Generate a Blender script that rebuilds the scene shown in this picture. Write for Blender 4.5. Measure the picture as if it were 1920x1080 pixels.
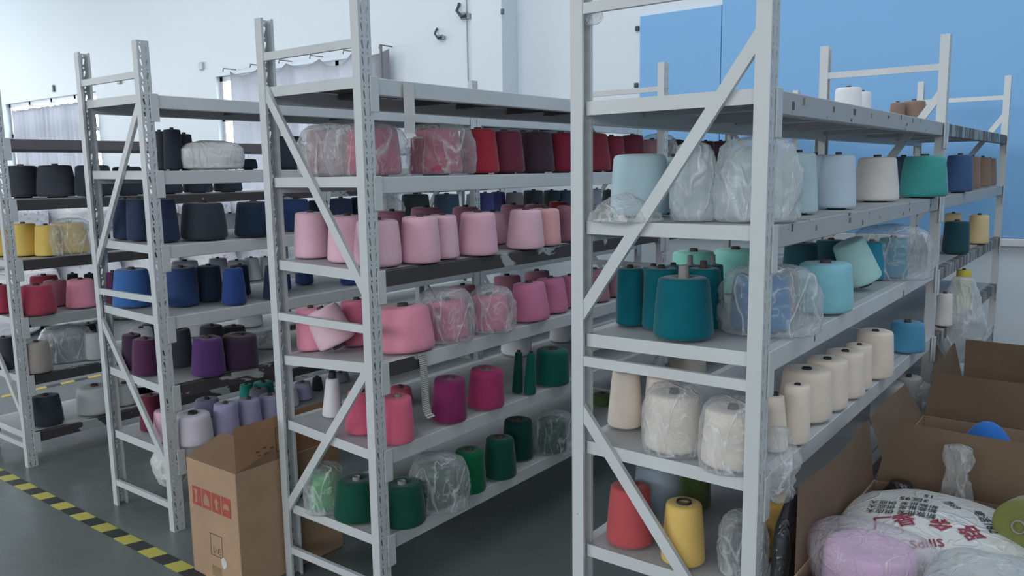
import bpy, bmesh, math, random
from mathutils import Vector, Matrix, noise
random.seed(7)
for o in list(bpy.data.objects): bpy.data.objects.remove(o, do_unlink=True)
scene = bpy.context.scene
C = scene.collection

# ------------------------------------------------------------------ camera
F_PX, YAW, PITCH, ROLL, CAM_H = 1521.6, 0.65411, 0.14339, -0.01498, 1.4799
fw = Vector((-math.sin(YAW)*math.cos(PITCH), math.cos(YAW)*math.cos(PITCH), -math.sin(PITCH)))
_r = Vector((math.cos(YAW), math.sin(YAW), 0)); _u = _r.cross(fw)
rt = _r*math.cos(ROLL) + _u*math.sin(ROLL)
up = _u*math.cos(ROLL) - _r*math.sin(ROLL)
CAM = Vector((0, 0, CAM_H))
cd = bpy.data.cameras.new('camera'); cam = bpy.data.objects.new('camera', cd); C.objects.link(cam)
cd.sensor_width = 36.0; cd.lens = F_PX/1920*36.0; cd.clip_start = 0.05; cd.clip_end = 200
m = Matrix.Identity(4)
for i in range(3):
    m[i][0] = rt[i]; m[i][1] = up[i]; m[i][2] = -fw[i]; m[i][3] = CAM[i]
cam.matrix_world = m
scene.camera = cam

# ------------------------------------------------------------------ light and exposure
W = bpy.data.worlds.new('daylight'); scene.world = W; W.use_nodes = True
bg = W.node_tree.nodes['Background']
bg.inputs[0].default_value = (0.86, 0.94, 1.0, 1); bg.inputs[1].default_value = 10.0
def area_light(name, loc, target, sx, sy, power, col):
    l = bpy.data.lights.new(name, 'AREA'); l.shape = 'RECTANGLE'; l.size = sx; l.size_y = sy
    l.energy = power; l.color = col
    o = bpy.data.objects.new(name, l); C.objects.link(o); o.location = loc
    d = Vector(target)-Vector(loc); o.rotation_euler = d.to_track_quat('-Z', 'Y').to_euler()
    return o
# added area lights for daylight from behind and beside the camera; no windows there
area_light('front_fill_light', (-6.0, -7.6, 3.5), (-2.8, 3.5, 1.3), 7.0, 2.2, 300, (0.95, 0.975, 1.0))
area_light('front_fill_light', (2.6, -6.8, 3.4), (-2.4, 3.0, 1.2), 6.0, 2.2, 205, (0.96, 0.98, 1.0))  # added fill from the right, behind the camera
area_light('side_fill_light', (-19.0, 0.5, 3.2), (-4.0, 3.0, 1.0), 8.0, 2.4, 560, (0.93, 0.97, 1.0))
# rows of tube lamps under the roof above the racks
area_light('ceiling_lamp_row', (-3.5, 3.6, 5.05), (-3.5, 3.9, 0), 15.0, 3.2, 205, (0.95, 0.98, 1.0))
vs = scene.view_settings
vs.view_transform = 'Standard'; vs.look = 'None'; vs.gamma = 1.0; vs.use_curve_mapping = False; vs.exposure = 0.0

# ------------------------------------------------------------------ pixel helpers (1920 x 1080 frame)
def ray(x, y):
    return (fw*F_PX + rt*(x-960) - up*(y-540)).normalized()
def on_x(x, y, X): d = ray(x, y); return CAM + d*((X-CAM.x)/d.x)
def on_y(x, y, Y): d = ray(x, y); return CAM + d*((Y-CAM.y)/d.y)
def on_z(x, y, Z): d = ray(x, y); return CAM + d*((Z-CAM.z)/d.z)
def depth(p): return (Vector(p)-CAM).dot(fw)
def height_at(x, y, p):
    d = ray(x, y); h = math.hypot(p[0], p[1]); return CAM.z + d.z*h/math.hypot(d.x, d.y)

# ------------------------------------------------------------------ materials
MATS = {}
def srgb(c):
    return tuple(((v/255)/12.92 if v/255 <= .04045 else ((v/255+.055)/1.055)**2.4) for v in c)
def new_mat(name):
    mt = bpy.data.materials.new(name); mt.use_nodes = True
    nt = mt.node_tree; return mt, nt, nt.nodes['Principled BSDF']
def N(nt, t, **kw):
    n = nt.nodes.new(t)
    for k, v in kw.items():
        if k in n.inputs: n.inputs[k].default_value = v
        else: setattr(n, k, v)
    return n
def plain(name, col, rough=.6, var=.08, scale=8, bump=0.0, metal=0.0, spec=.4, lin=False):
    if name in MATS: return MATS[name]
    mt, nt, b = new_mat(name); c = col if lin else srgb(col)
    tc = N(nt, 'ShaderNodeTexCoord'); nz = N(nt, 'ShaderNodeTexNoise', Scale=scale, Detail=5.0)
    nt.links.new(tc.outputs['Object'], nz.inputs['Vector'])
    r = N(nt, 'ShaderNodeValToRGB'); r.color_ramp.elements[0].position = .3; r.color_ramp.elements[1].position = .7
    r.color_ramp.elements[0].color = tuple(v*(1-var) for v in c)+(1,)
    r.color_ramp.elements[1].color = tuple(min(1, v*(1+var)) for v in c)+(1,)
    nt.links.new(nz.outputs['Fac'], r.inputs[0]); nt.links.new(r.outputs[0], b.inputs['Base Color'])
    b.inputs['Roughness'].default_value = rough; b.inputs['Metallic'].default_value = metal
    b.inputs['Specular IOR Level'].default_value = spec
    if bump:
        bp = N(nt, 'ShaderNodeBump', Strength=bump, Distance=.01); nt.links.new(nz.outputs['Fac'], bp.inputs['Height'])
        nt.links.new(bp.outputs[0], b.inputs['Normal'])
    MATS[name] = mt; return mt
def patchy(name, dark, light, thr=.56, scale=9, rough=.6, stretch=(1, 1, 1)):
    """worn surface: torn remains of one coat over another"""
    if name in MATS: return MATS[name]
    mt, nt, b = new_mat(name)
    tc = N(nt, 'ShaderNodeTexCoord'); mp = N(nt, 'ShaderNodeMapping'); mp.inputs['Scale'].default_value = stretch
    nz = N(nt, 'ShaderNodeTexNoise', Scale=scale, Detail=4.0, Roughness=.55, Distortion=.6)
    nt.links.new(tc.outputs['Object'], mp.inputs[0]); nt.links.new(mp.outputs[0], nz.inputs['Vector'])
    r = N(nt, 'ShaderNodeValToRGB'); e = r.color_ramp.elements
    e[0].position = thr; e[0].color = srgb(dark)+(1,); e[1].position = thr+.012; e[1].color = srgb(light)+(1,)
    nt.links.new(nz.outputs['Fac'], r.inputs[0]); nt.links.new(r.outputs[0], b.inputs['Base Color'])
    b.inputs['Roughness'].default_value = rough; MATS[name] = mt; return mt
def yarn(col):
    name = 'yarn_%d_%d_%d' % col
    if name in MATS: return MATS[name]
    mt, nt, b = new_mat(name); c = srgb(col)
    tc = N(nt, 'ShaderNodeTexCoord')
    mp = N(nt, 'ShaderNodeMapping'); mp.inputs['Rotation'].default_value = (.16, .1, 0)
    nt.links.new(tc.outputs['Object'], mp.inputs[0])
    w1 = N(nt, 'ShaderNodeTexWave', Scale=70.0, Distortion=1.6, Detail=2.0); w1.inputs['Detail Scale'].default_value = .6
    w1.bands_direction = 'Z'; nt.links.new(mp.outputs[0], w1.inputs['Vector'])
    nz = N(nt, 'ShaderNodeTexNoise', Scale=14.0, Detail=6.0); nt.links.new(tc.outputs['Object'], nz.inputs['Vector'])
    mx = N(nt, 'ShaderNodeMix', data_type='RGBA'); mx.inputs[6].default_value = tuple(v*.88 for v in c)+(1,); mx.inputs[7].default_value = tuple(min(1, v*1.1) for v in c)+(1,)
    nt.links.new(nz.outputs['Fac'], mx.inputs[0])
    m2 = N(nt, 'ShaderNodeMix', data_type='RGBA', blend_type='MULTIPLY'); m2.inputs[0].default_value = .05
    nt.links.new(mx.outputs[2], m2.inputs[6]); nt.links.new(w1.outputs['Color'], m2.inputs[7]); nt.links.new(m2.outputs[2], b.inputs['Base Color'])
    bp = N(nt, 'ShaderNodeBump', Strength=.12, Distance=.0012); nt.links.new(w1.outputs['Fac'], bp.inputs['Height']); nt.links.new(bp.outputs[0], b.inputs['Normal'])
    b.inputs['Roughness'].default_value = .85; b.inputs['Specular IOR Level'].default_value = .15
    b.inputs['Sheen Weight'].default_value = .25; b.inputs['Sheen Roughness'].default_value = .4
    MATS[name] = mt; return mt
def film(name, tint=(235, 240, 242), body=.28, rough=.2, crinkle=7.0, strength=.5, crease=.35):
    """thin clear polythene: mostly see-through, a milky body and sharp pale creases"""
    if name in MATS: return MATS[name]
    mt, nt, b = new_mat(name); out = nt.nodes['Material Output']; nt.nodes.remove(b)
    L = nt.links.new
    tc0 = N(nt, 'ShaderNodeTexCoord'); tc = N(nt, 'ShaderNodeMapping'); tc.inputs['Scale'].default_value = (1.1, 1.1, .42); tc.inputs['Rotation'].default_value = (.25, .35, 0); L(tc0.outputs['Object'], tc.inputs[0])
    def crease_lines(scale, width, dist):
        nz = N(nt, 'ShaderNodeTexNoise', Scale=scale, Detail=2.0, Distortion=dist); L(tc.outputs[0], nz.inputs['Vector'])
        sb = N(nt, 'ShaderNodeMath', operation='SUBTRACT'); sb.inputs[1].default_value = .5; L(nz.outputs['Fac'], sb.inputs[0])
        ab = N(nt, 'ShaderNodeMath', operation='ABSOLUTE'); L(sb.outputs[0], ab.inputs[0])
        mr = N(nt, 'ShaderNodeMapRange', interpolation_type='SMOOTHSTEP'); mr.inputs[1].default_value = 0; mr.inputs[2].default_value = width
        mr.inputs[3].default_value = 1; mr.inputs[4].default_value = 0; L(ab.outputs[0], mr.inputs[0]); return mr
    c1 = crease_lines(crinkle, .03, .5); c2 = crease_lines(crinkle*2.7, .05, .9)
    sm = N(nt, 'ShaderNodeMath', operation='MULTIPLY_ADD'); sm.inputs[1].default_value = .5; L(c2.outputs[0], sm.inputs[0]); L(c1.outputs[0], sm.inputs[2])
    n3 = N(nt, 'ShaderNodeTexNoise', Scale=crinkle*.6, Detail=3.0); L(tc.outputs[0], n3.inputs['Vector'])
    msk = N(nt, 'ShaderNodeMapRange'); msk.inputs[1].default_value = .42; msk.inputs[2].default_value = .62; L(n3.outputs['Fac'], msk.inputs[0])
    cm = N(nt, 'ShaderNodeMath', operation='MULTIPLY'); L(sm.outputs[0], cm.inputs[0]); L(msk.outputs[0], cm.inputs[1])
    bp = N(nt, 'ShaderNodeBump', Strength=strength, Distance=.006); L(sm.outputs[0], bp.inputs['Height'])
    tr = N(nt, 'ShaderNodeBsdfTransparent'); tr.inputs[0].default_value = (.97, .98, .98, 1)
    pr = N(nt, 'ShaderNodeBsdfPrincipled'); pr.inputs['Base Color'].default_value = srgb(tint)+(1,)
    pr.inputs['Roughness'].default_value = rough; pr.inputs['Specular IOR Level'].default_value = .8
    L(bp.outputs[0], pr.inputs['Normal'])
    lw = N(nt, 'ShaderNodeLayerWeight', Blend=.25)
    a1 = N(nt, 'ShaderNodeMath', operation='MULTIPLY_ADD'); a1.inputs[1].default_value = .45; a1.inputs[2].default_value = body*.6; L(lw.outputs['Facing'], a1.inputs[0])
    a2 = N(nt, 'ShaderNodeMath', operation='MULTIPLY_ADD'); a2.inputs[1].default_value = crease; L(cm.outputs[0], a2.inputs[0]); L(a1.outputs[0], a2.inputs[2])
    a3 = N(nt, 'ShaderNodeMath', operation='MULTIPLY_ADD', use_clamp=True); a3.inputs[1].default_value = body*.8; L(n3.outputs['Fac'], a3.inputs[0]); L(a2.outputs[0], a3.inputs[2])
    ms = N(nt, 'ShaderNodeMixShader'); L(a3.outputs[0], ms.inputs[0]); L(tr.outputs[0], ms.inputs[1]); L(pr.outputs[0], ms.inputs[2])
    L(ms.outputs[0], out.inputs[0]); MATS[name] = mt; return mt

M_STEEL = plain('grey_enamel', (206, 211, 213), .42, .06, 5)
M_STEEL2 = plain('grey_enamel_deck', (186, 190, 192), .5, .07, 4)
M_DECKDK = plain('brown_grey_shaded_deck', (104, 100, 102), .6, .12, 5)  # brown-grey top decks, with the shade of their undersides put into the colour
M_CHIP = patchy('chipped_enamel', (204, 209, 211), (70, 72, 74), .735, 26, .42, (1, 1, .6))
M_DARKBEAM = patchy('tape_residue_beam', (72, 68, 70), (172, 178, 178), .60, 6, .55, (1, .55, 1))
M_MIXBEAM = patchy('peeled_beam', (70, 70, 72), (168, 174, 174), .50, 6, .55, (1, .5, 1))
M_MARKBEAM = patchy('marked_beam', (178, 180, 180), (88, 84, 86), .665, 16, .5, (1, .8, 1))
M_STREAK = patchy('streaked_beam', (96, 90, 86), (160, 164, 164), .53, 9, .55, (1, 2.2, .25))
M_PAPER = plain('paper_tag', (208, 208, 205), .8, .05, 20)
M_CARD = plain('carton_board', (178, 148, 122), .9, .1, 4)
M_CARD_DK = plain('carton_board_dull', (160, 138, 118), .9, .1, 4)

# ------------------------------------------------------------------ object helpers
def tag(o, label=None, cat=None, group=None, kind=None):
    if label: o['label'] = label
    if cat: o['category'] = cat
    if group: o['group'] = group
    if kind: o['kind'] = kind
    return o
def link(name, me, parent=None, mat=None, loc=None):
    o = bpy.data.objects.new(name, me); C.objects.link(o)
    if mat and me and not me.materials: me.materials.append(mat)
    if parent: o.parent = parent
    if loc is not None: o.location = loc
    return o
def empty(name, loc=(0, 0, 0), rz=0):
    o = bpy.data.objects.new(name, None); C.objects.link(o); o.location = loc; o.rotation_euler = (0, 0, rz); o.empty_display_size = .05
    return o
def mesh_of(name, bm, smooth=False):
    me = bpy.data.meshes.new(name)
    bmesh.ops.recalc_face_normals(bm, faces=bm.faces)
    bm.to_mesh(me); bm.free()
    if smooth:
        for p in me.polygons: p.use_smooth = True
    return me
def bx(bm, x0, x1, y0, y1, z0, z1):
    v = [bm.verts.new(p) for p in ((x0,y0,z0),(x1,y0,z0),(x1,y1,z0),(x0,y1,z0),(x0,y0,z1),(x1,y0,z1),(x1,y1,z1),(x0,y1,z1))]
    for f in ((0,3,2,1),(4,5,6,7),(0,1,5,4),(1,2,6,5),(2,3,7,6),(3,0,4,7)): bm.faces.new([v[i] for i in f])
    return v
def box_mesh(name, x0, x1, y0, y1, z0, z1, bev=0):
    bm = bmesh.new(); bx(bm, x0, x1, y0, y1, z0, z1)
    if bev: bmesh.ops.bevel(bm, geom=bm.edges[:], offset=bev, segments=1, affect='EDGES')
    return mesh_of(name, bm)
def bar(bm, a, b, w, h, upv=Vector((0, 0, 1))):
    """square bar between two points; w along side, h along up"""
    a, b = Vector(a), Vector(b); d = (b-a).normalized(); s = d.cross(upv)
    s = s.normalized() if s.length > 1e-6 else Vector((1, 0, 0)); u = s.cross(d)
    vs_ = []
    for p in (a, b):
        for i, j in ((-1,-1),(1,-1),(1,1),(-1,1)): vs_.append(bm.verts.new(p+s*(i*w/2)+u*(j*h/2)))
    for f in ((0,1,2,3),(4,7,6,5),(0,4,5,1),(1,5,6,2),(2,6,7,3),(3,7,4,0)): bm.faces.new([vs_[i] for i in f])
def tube(bm, pts, r, seg=6):
    rings = []
    for i, p in enumerate(pts):
        p = Vector(p); d = (Vector(pts[min(i+1, len(pts)-1)])-Vector(pts[max(i-1, 0)])).normalized()
        s = d.cross(Vector((0, 0, 1)));  s = s.normalized() if s.length > 1e-4 else Vector((1, 0, 0)); u = s.cross(d)
        rings.append([bm.verts.new(p+(s*math.cos(a)+u*math.sin(a))*r) for a in [2*math.pi*k/seg for k in range(seg)]])
    for a, b in zip(rings, rings[1:]):
        for k in range(seg): bm.faces.new((a[k], a[(k+1) % seg], b[(k+1) % seg], b[k]))
    bm.faces.new(rings[0][::-1]); bm.faces.new(rings[-1])
def lathe(bm, prof, seg=28, cx=0, cy=0, wob=0, seed=0):
    rings = []
    for r, z in prof:
        if r < 1e-5: rings.append([bm.verts.new((cx, cy, z))]); continue
        ring = []
        for k in range(seg):
            a = 2*math.pi*k/seg; rr = r
            if wob: rr *= 1+wob*noise.noise(Vector((math.cos(a)*1.3+seed, math.sin(a)*1.3, z*9)))
            ring.append(bm.verts.new((cx+rr*math.cos(a), cy+rr*math.sin(a), z)))
        rings.append(ring)
    for a, b in zip(rings, rings[1:]):
        if len(a) == 1 and len(b) == 1: continue
        for k in range(seg):
            k2 = (k+1) % seg
            if len(a) == 1: bm.faces.new((a[0], b[k2], b[k]))
            elif len(b) == 1: bm.faces.new((a[k], a[k2], b[0]))
            else: bm.faces.new((a[k], a[k2], b[k2], b[k]))

# ------------------------------------------------------------------ the hall
WALL_Y = 6.35
def M_floor():
    mt, nt, b = new_mat('epoxy_floor')
    tc = N(nt, 'ShaderNodeTexCoord'); nz = N(nt, 'ShaderNodeTexNoise', Scale=1.3, Detail=6.0); nt.links.new(tc.outputs['Object'], nz.inputs['Vector'])
    r = N(nt, 'ShaderNodeValToRGB'); r.color_ramp.elements[0].position = .35; r.color_ramp.elements[1].position = .7
    r.color_ramp.elements[0].color = srgb((102, 110, 110))+(1,); r.color_ramp.elements[1].color = srgb((118, 127, 126))+(1,)
    nt.links.new(nz.outputs['Fac'], r.inputs[0]); nt.links.new(r.outputs[0], b.inputs['Base Color'])
    n2 = N(nt, 'ShaderNodeTexNoise', Scale=5.0, Detail=8.0); nt.links.new(tc.outputs['Object'], n2.inputs['Vector'])
    mr = N(nt, 'ShaderNodeMapRange'); mr.inputs[3].default_value = .16; mr.inputs[4].default_value = .42; nt.links.new(n2.outputs['Fac'], mr.inputs[0])
    nt.links.new(mr.outputs[0], b.inputs['Roughness']); return mt
def M_panelwall(name, col):
    mt, nt, b = new_mat(name)
    tc = N(nt, 'ShaderNodeTexCoord')
    w = N(nt, 'ShaderNodeTexWave', Scale=4.0, Distortion=0.0); w.bands_direction = 'X'; nt.links.new(tc.outputs['Object'], w.inputs['Vector'])
    nz = N(nt, 'ShaderNodeTexNoise', Scale=.8, Detail=5.0); nt.links.new(tc.outputs['Object'], nz.inputs['Vector'])
    c = srgb(col); mx = N(nt, 'ShaderNodeMix', data_type='RGBA'); mx.inputs[6].default_value = tuple(v*.97 for v in c)+(1,); mx.inputs[7].default_value = tuple(min(1, v*1.02) for v in c)+(1,)
    nt.links.new(nz.outputs['Fac'], mx.inputs[0]); nt.links.new(mx.outputs[2], b.inputs['Base Color'])
    bp = N(nt, 'ShaderNodeBump', Strength=.12, Distance=.004); nt.links.new(w.outputs['Fac'], bp.inputs['Height']); nt.links.new(bp.outputs[0], b.inputs['Normal'])
    b.inputs['Roughness'].default_value = .55; return mt
M_WALL = M_panelwall('white_wall_panel', (216, 226, 234)); M_BLUE = M_panelwall('blue_wall_panel', (126, 180, 228))
fl = link('floor', box_mesh('floor', -26, 6, -9, 9, -.1, 0), mat=M_floor()); tag(fl, kind='structure')
# back wall with two window openings
WIN = [(-16.3, -12.95, .95, 2.80), (-9.72, -6.62, .95, 2.76)]
WT = 5.2
bm = bmesh.new()
xs = [-26] + [v for w in WIN for v in w[:2]] + [6]
for i in range(0, len(xs), 2): bx(bm, xs[i], xs[i+1], WALL_Y, WALL_Y+.2, 0, WT)
for w in WIN:
    bx(bm, w[0], w[1], WALL_Y, WALL_Y+.2, 0, w[2]); bx(bm, w[0], w[1], WALL_Y, WALL_Y+.2, w[3], WT)
M_CEIL = plain('white_ceiling', (214, 218, 220), .8, .03, 1)
tag(link('ceiling', box_mesh('ceiling', -26.2, 6.2, -9.2, WALL_Y+.2, WT+.001, WT+.2), mat=M_CEIL), kind='structure')
tag(link('wall_left', box_mesh('wall_left', -26.2, -26.001, -9, WALL_Y, 0, WT), mat=M_CEIL), kind='structure')
tag(link('wall_right', box_mesh('wall_right', 6.001, 6.2, -9, WALL_Y, 0, WT), mat=M_CEIL), kind='structure')
tag(link('wall_front', box_mesh('wall_front', -26, 6, -9.2, -9.001, 0, WT), mat=M_CEIL), kind='structure')
wall = tag(link('wall_back', mesh_of('wall_back', bm), mat=M_WALL), kind='structure')
# pilaster
col = tag(link('trim_1', box_mesh('pilaster', -5.12, -4.76, WALL_Y-.24, WALL_Y-.001, 0, WT), mat=M_WALL), kind='structure')
# blue panels over white dado
bm = bmesh.new()
tag(link('trim_2', box_mesh('blue_panel', -3.44, -2.715, WALL_Y-.03, WALL_Y-.001, .985, 2.755, .003), mat=M_BLUE), kind='structure')
tag(link('trim_3', box_mesh('blue_panel_tall', -2.71, 6, WALL_Y-.03, WALL_Y-.001, .985, WT, .003), mat=M_BLUE), kind='structure')
tag(link('trim_4', box_mesh('dado_rail', -3.44, 6, WALL_Y-.045, WALL_Y-.001, .93, .983, .004), mat=plain('white_trim', (222, 226, 228), .5, .03)), kind='structure')
bm.free()
M_ALU = plain('window_aluminium', (196, 200, 204), .4, .04)
M_GLASS, nt, b = new_mat('window_glass'); MATS['window_glass'] = M_GLASS
b.inputs['Transmission Weight'].default_value = 1; b.inputs['Roughness'].default_value = .02; b.inputs['IOR'].default_value = 1.02
def window(n, w):
    x0, x1, z0, z1 = w; r = tag(empty('window_%d' % n, ((x0+x1)/2, WALL_Y, z0)), kind='structure')
    ox, oz = (x0+x1)/2, z0; hw = (x1-x0)/2; H = z1-z0
    bm = bmesh.new()
    for a, b_ in ((-hw, -hw+.06), (hw-.06, hw), (-.03, .03), (-hw/2-.03, -hw/2+.03), (hw/2-.03, hw/2+.03)): bx(bm, a, b_, .06, .12, 0, H)
    for a in (0, H-.06, H*.68): bx(bm, -hw, hw, .06, .12, a, a+.06)
    link('window_frame', mesh_of('window_frame', bm), r, M_ALU)
    for k in range(4):
        link('window_pane', box_mesh('window_pane', -hw+k*hw/2+.03, -hw+(k+1)*hw/2-.03, .088, .093, .06, H*.68), r, M_GLASS)
        link('window_pane', box_mesh('window_pane', -hw+k*hw/2+.03, -hw+(k+1)*hw/2-.03, .088, .093, H*.68+.06, H-.06), r, M_GLASS)
    link('window_sill', box_mesh('window_sill', -hw-.05, hw+.05, -.05, .06, -.04, 0, .005), r, plain('white_trim', (222, 226, 228)))
for i, w in enumerate(WIN): window(i+1, w)
# curtains: cloth slung on hooks, translucent
def M_cloth():
    mt, nt, b = new_mat('grey_curtain_cloth'); out = nt.nodes['Material Output']
    b.inputs['Base Color'].default_value = srgb((176, 178, 184))+(1,); b.inputs['Roughness'].default_value = .9
    t = N(nt, 'ShaderNodeBsdfTranslucent'); t.inputs[0].default_value = srgb((150, 152, 160))+(1,)
    ms = N(nt, 'ShaderNodeMixShader'); ms.inputs[0].default_value = .3
    nt.links.new(b.outputs[0], ms.inputs[1]); nt.links.new(t.outputs[0], ms.inputs[2]); nt.links.new(ms.outputs[0], out.inputs[0]); return mt
M_CLOTH = M_cloth()
def curtain(label, x0, x1, ztop, zbot, sag, hooks, fold, seed, lean=0):
    bm = bmesh.new(); nx, nz_ = 140, 26; g = []
    for j in range(nz_+1):
        row = []
        for i in range(nx+1):
            s = i/nx; t = j/nz_; ph = (s*hooks) % 1.0
            zt = ztop - sag*4*ph*(1-ph)*(.7+.6*noise.noise(Vector((math.floor(s*hooks)*3.1, seed, 0))))
            y = fold*(math.sin(s*hooks*2*math.pi*1.5+seed)*.6+noise.noise(Vector((s*22, t*1.2, seed))))*(.4+.8*t)
            row.append(bm.verts.new((x0+(x1-x0)*s+lean*t*(1-s), y, zt+(zbot-zt)*t)))
        g.append(row)
    for j in range(nz_):
        for i in range(nx): bm.faces.new((g[j][i], g[j][i+1], g[j+1][i+1], g[j+1][i]))
    bmesh.ops.solidify(bm, geom=bm.faces[:], thickness=.003)
    o = link('window_curtain', mesh_of('curtain', bm, True), mat=M_CLOTH, loc=(0, WALL_Y-.09, 0))
    tag(o, label, 'curtain', 'curtains over the back windows'); return o
curtain('grey curtain hung straight over the window at the far left', -15.85, -13.0, 2.66, .75, .02, 12, .03, 1.0)
curtain('grey cloth slung in swags over the window behind the middle rack', -9.25, -6.4, 2.78, .8, .10, 5, .045, 5.0)
hr = tag(empty('curtain_rod', (-6.41, WALL_Y-.2, 2.8)), 'hooks and side rod holding the swagged grey curtain', 'curtain rod')
link('side_rod', box_mesh('side_rod', -.012, .012, 0, .02, -1.8, 0), hr, plain('dull_metal', (120, 118, 118), .5))
for k in range(6):
    bm = bmesh.new(); tube(bm, [(0, .19, .01), (0, .01, .01), (0, .0, -.03)], .008, 5)
    link('hook', mesh_of('hook', bm), hr, plain('dull_metal', (120, 118, 118), .5), (-2.84+k*.565, 0, 0))
# wall fittings: pipe brackets, small boxes and stains left on the wall
def wall_bit(name, label, cat, px, py, w, h, dpt, colr, y=WALL_Y, parts=()):
    p = on_y(px, py, y); o = link(name, box_mesh(name, -w/2, w/2, -dpt, 0, -h/2, h/2, min(w, h, dpt)*.2), mat=plain('fit_%s' % (colr,), colr, .5), loc=(p.x, y-.001, p.z))
    tag(o, label, cat); return o
wall_bit('wall_socket', 'small grey switch box on white wall left of swagged window', 'switch box', 379, 124, .09, .1, .03, (190, 196, 202))
wall_bit('wall_clip', 'dark clip on white wall above the far left window', 'clip', 102, 166, .045, .11, .03, (96, 104, 112))
wall_bit('wall_clip', 'grey fitting on white wall between first rack uprights', 'clip', 225, 150, .09, .12, .03, (150, 160, 172))
wall_bit('wall_clip', 'tiny dark screw clip on white wall near pilaster top', 'clip', 944, 22, .03, .05, .03, (110, 116, 122), WALL_Y-.24)
def wall_bracket(label, px, py, s):
    p = on_y(px, py, WALL_Y); r = tag(empty('wall_bracket', (p.x, WALL_Y, p.z)), label, 'bracket')
    bm = bmesh.new(); tube(bm, [(-.06*s, -.01, .1*s), (-.06*s, -.05, .02*s), (0, -.05, -.05*s), (.05*s, -.03, -.03*s)], .017*s, 6)
    link('hook', mesh_of('hook', bm), r, plain('dark_metal', (70, 74, 80), .4))
    bm = bmesh.new(); bx(bm, -.03*s, .05*s, -.03, -.002, -.07*s, .0); bx(bm, .04*s, .09*s, -.03, -.002, -.07*s, -.02*s)
    link('back_plate', mesh_of('plate', bm), r, plain('pale_metal', (150, 158, 166), .4))
wall_bracket('dark bracket hook with cable high on white wall', 871, 24, .95)
wall_bracket('small dark bracket on white wall left of the cable', 827, 66, .7)
p0, p1 = on_y(876, 8, WALL_Y), on_y(876, 330, WALL_Y)
bm = bmesh.new(); tube(bm, [(p0.x, 0, 3.7), (p0.x, 0, .4)], .006, 5)
tag(link('wall_cable', mesh_of('cable', bm), mat=plain('pale_cable', (150, 160, 168), .5), loc=(0, WALL_Y-.012, 0)), 'thin grey cable running down the white wall', 'cable')
for px, py in ((1196, 54), (1194, 160)):
    wall_bit('wall_screw', 'dark screw head on white wall beside blue panel, %s' % ('upper' if py < 100 else 'lower'), 'screw', px, py, .035, .04, .02, (66, 72, 80))
# hazard tape on the floor
def tape(label, a, b, w, step, yel, dark, mesh_name):
    a, b = Vector(a), Vector(b); d = b-a; L = d.length; ang = math.atan2(d.y, d.x)
    r = tag(empty('floor_tape', (a.x, a.y, 0), ang), label, 'floor tape')
    k = 0; s = 0
    me = [None, None]
    for q in range(2):
        bm = bmesh.new(); sk = .02
        v = [bm.verts.new(p) for p in ((0, -w/2, .0015), (step, -w/2, .0015), (step+sk, w/2, .0015), (sk, w/2, .0015), (0, -w/2, .0002), (step, -w/2, .0002), (step+sk, w/2, .0002), (sk, w/2, .0002))]
        for f in ((0,1,2,3),(7,6,5,4),(0,4,5,1),(1,5,6,2),(2,6,7,3),(3,7,4,0)): bm.faces.new([v[i] for i in f])
        me[q] = mesh_of('tape_stripe', bm); me[q].materials.append((yel, dark)[q])
    while s < L-step*.5:
        link('tape_stripe', me[k % 2], r, loc=(s, 0, 0)); s += step; k += 1
M_YEL = plain('tape_yellow', (196, 190, 92), .6, .08, 6); M_BLK = plain('tape_black', (54, 56, 56), .6, .1, 6)
tape('yellow and black hazard tape on the floor in front of the racks', (-5.2, 1.545, 0), (-2.45, 1.535, 0), .062, .0975, M_YEL, M_BLK, 't')
a, b2 = on_z(0, 745, 0), on_z(190, 703, 0)
tape('far strip of yellow and black hazard tape beyond the leftmost rack', a, b2, .06, .1, plain('tape_orange', (206, 176, 84), .6, .08, 6), M_BLK, 't2')

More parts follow.
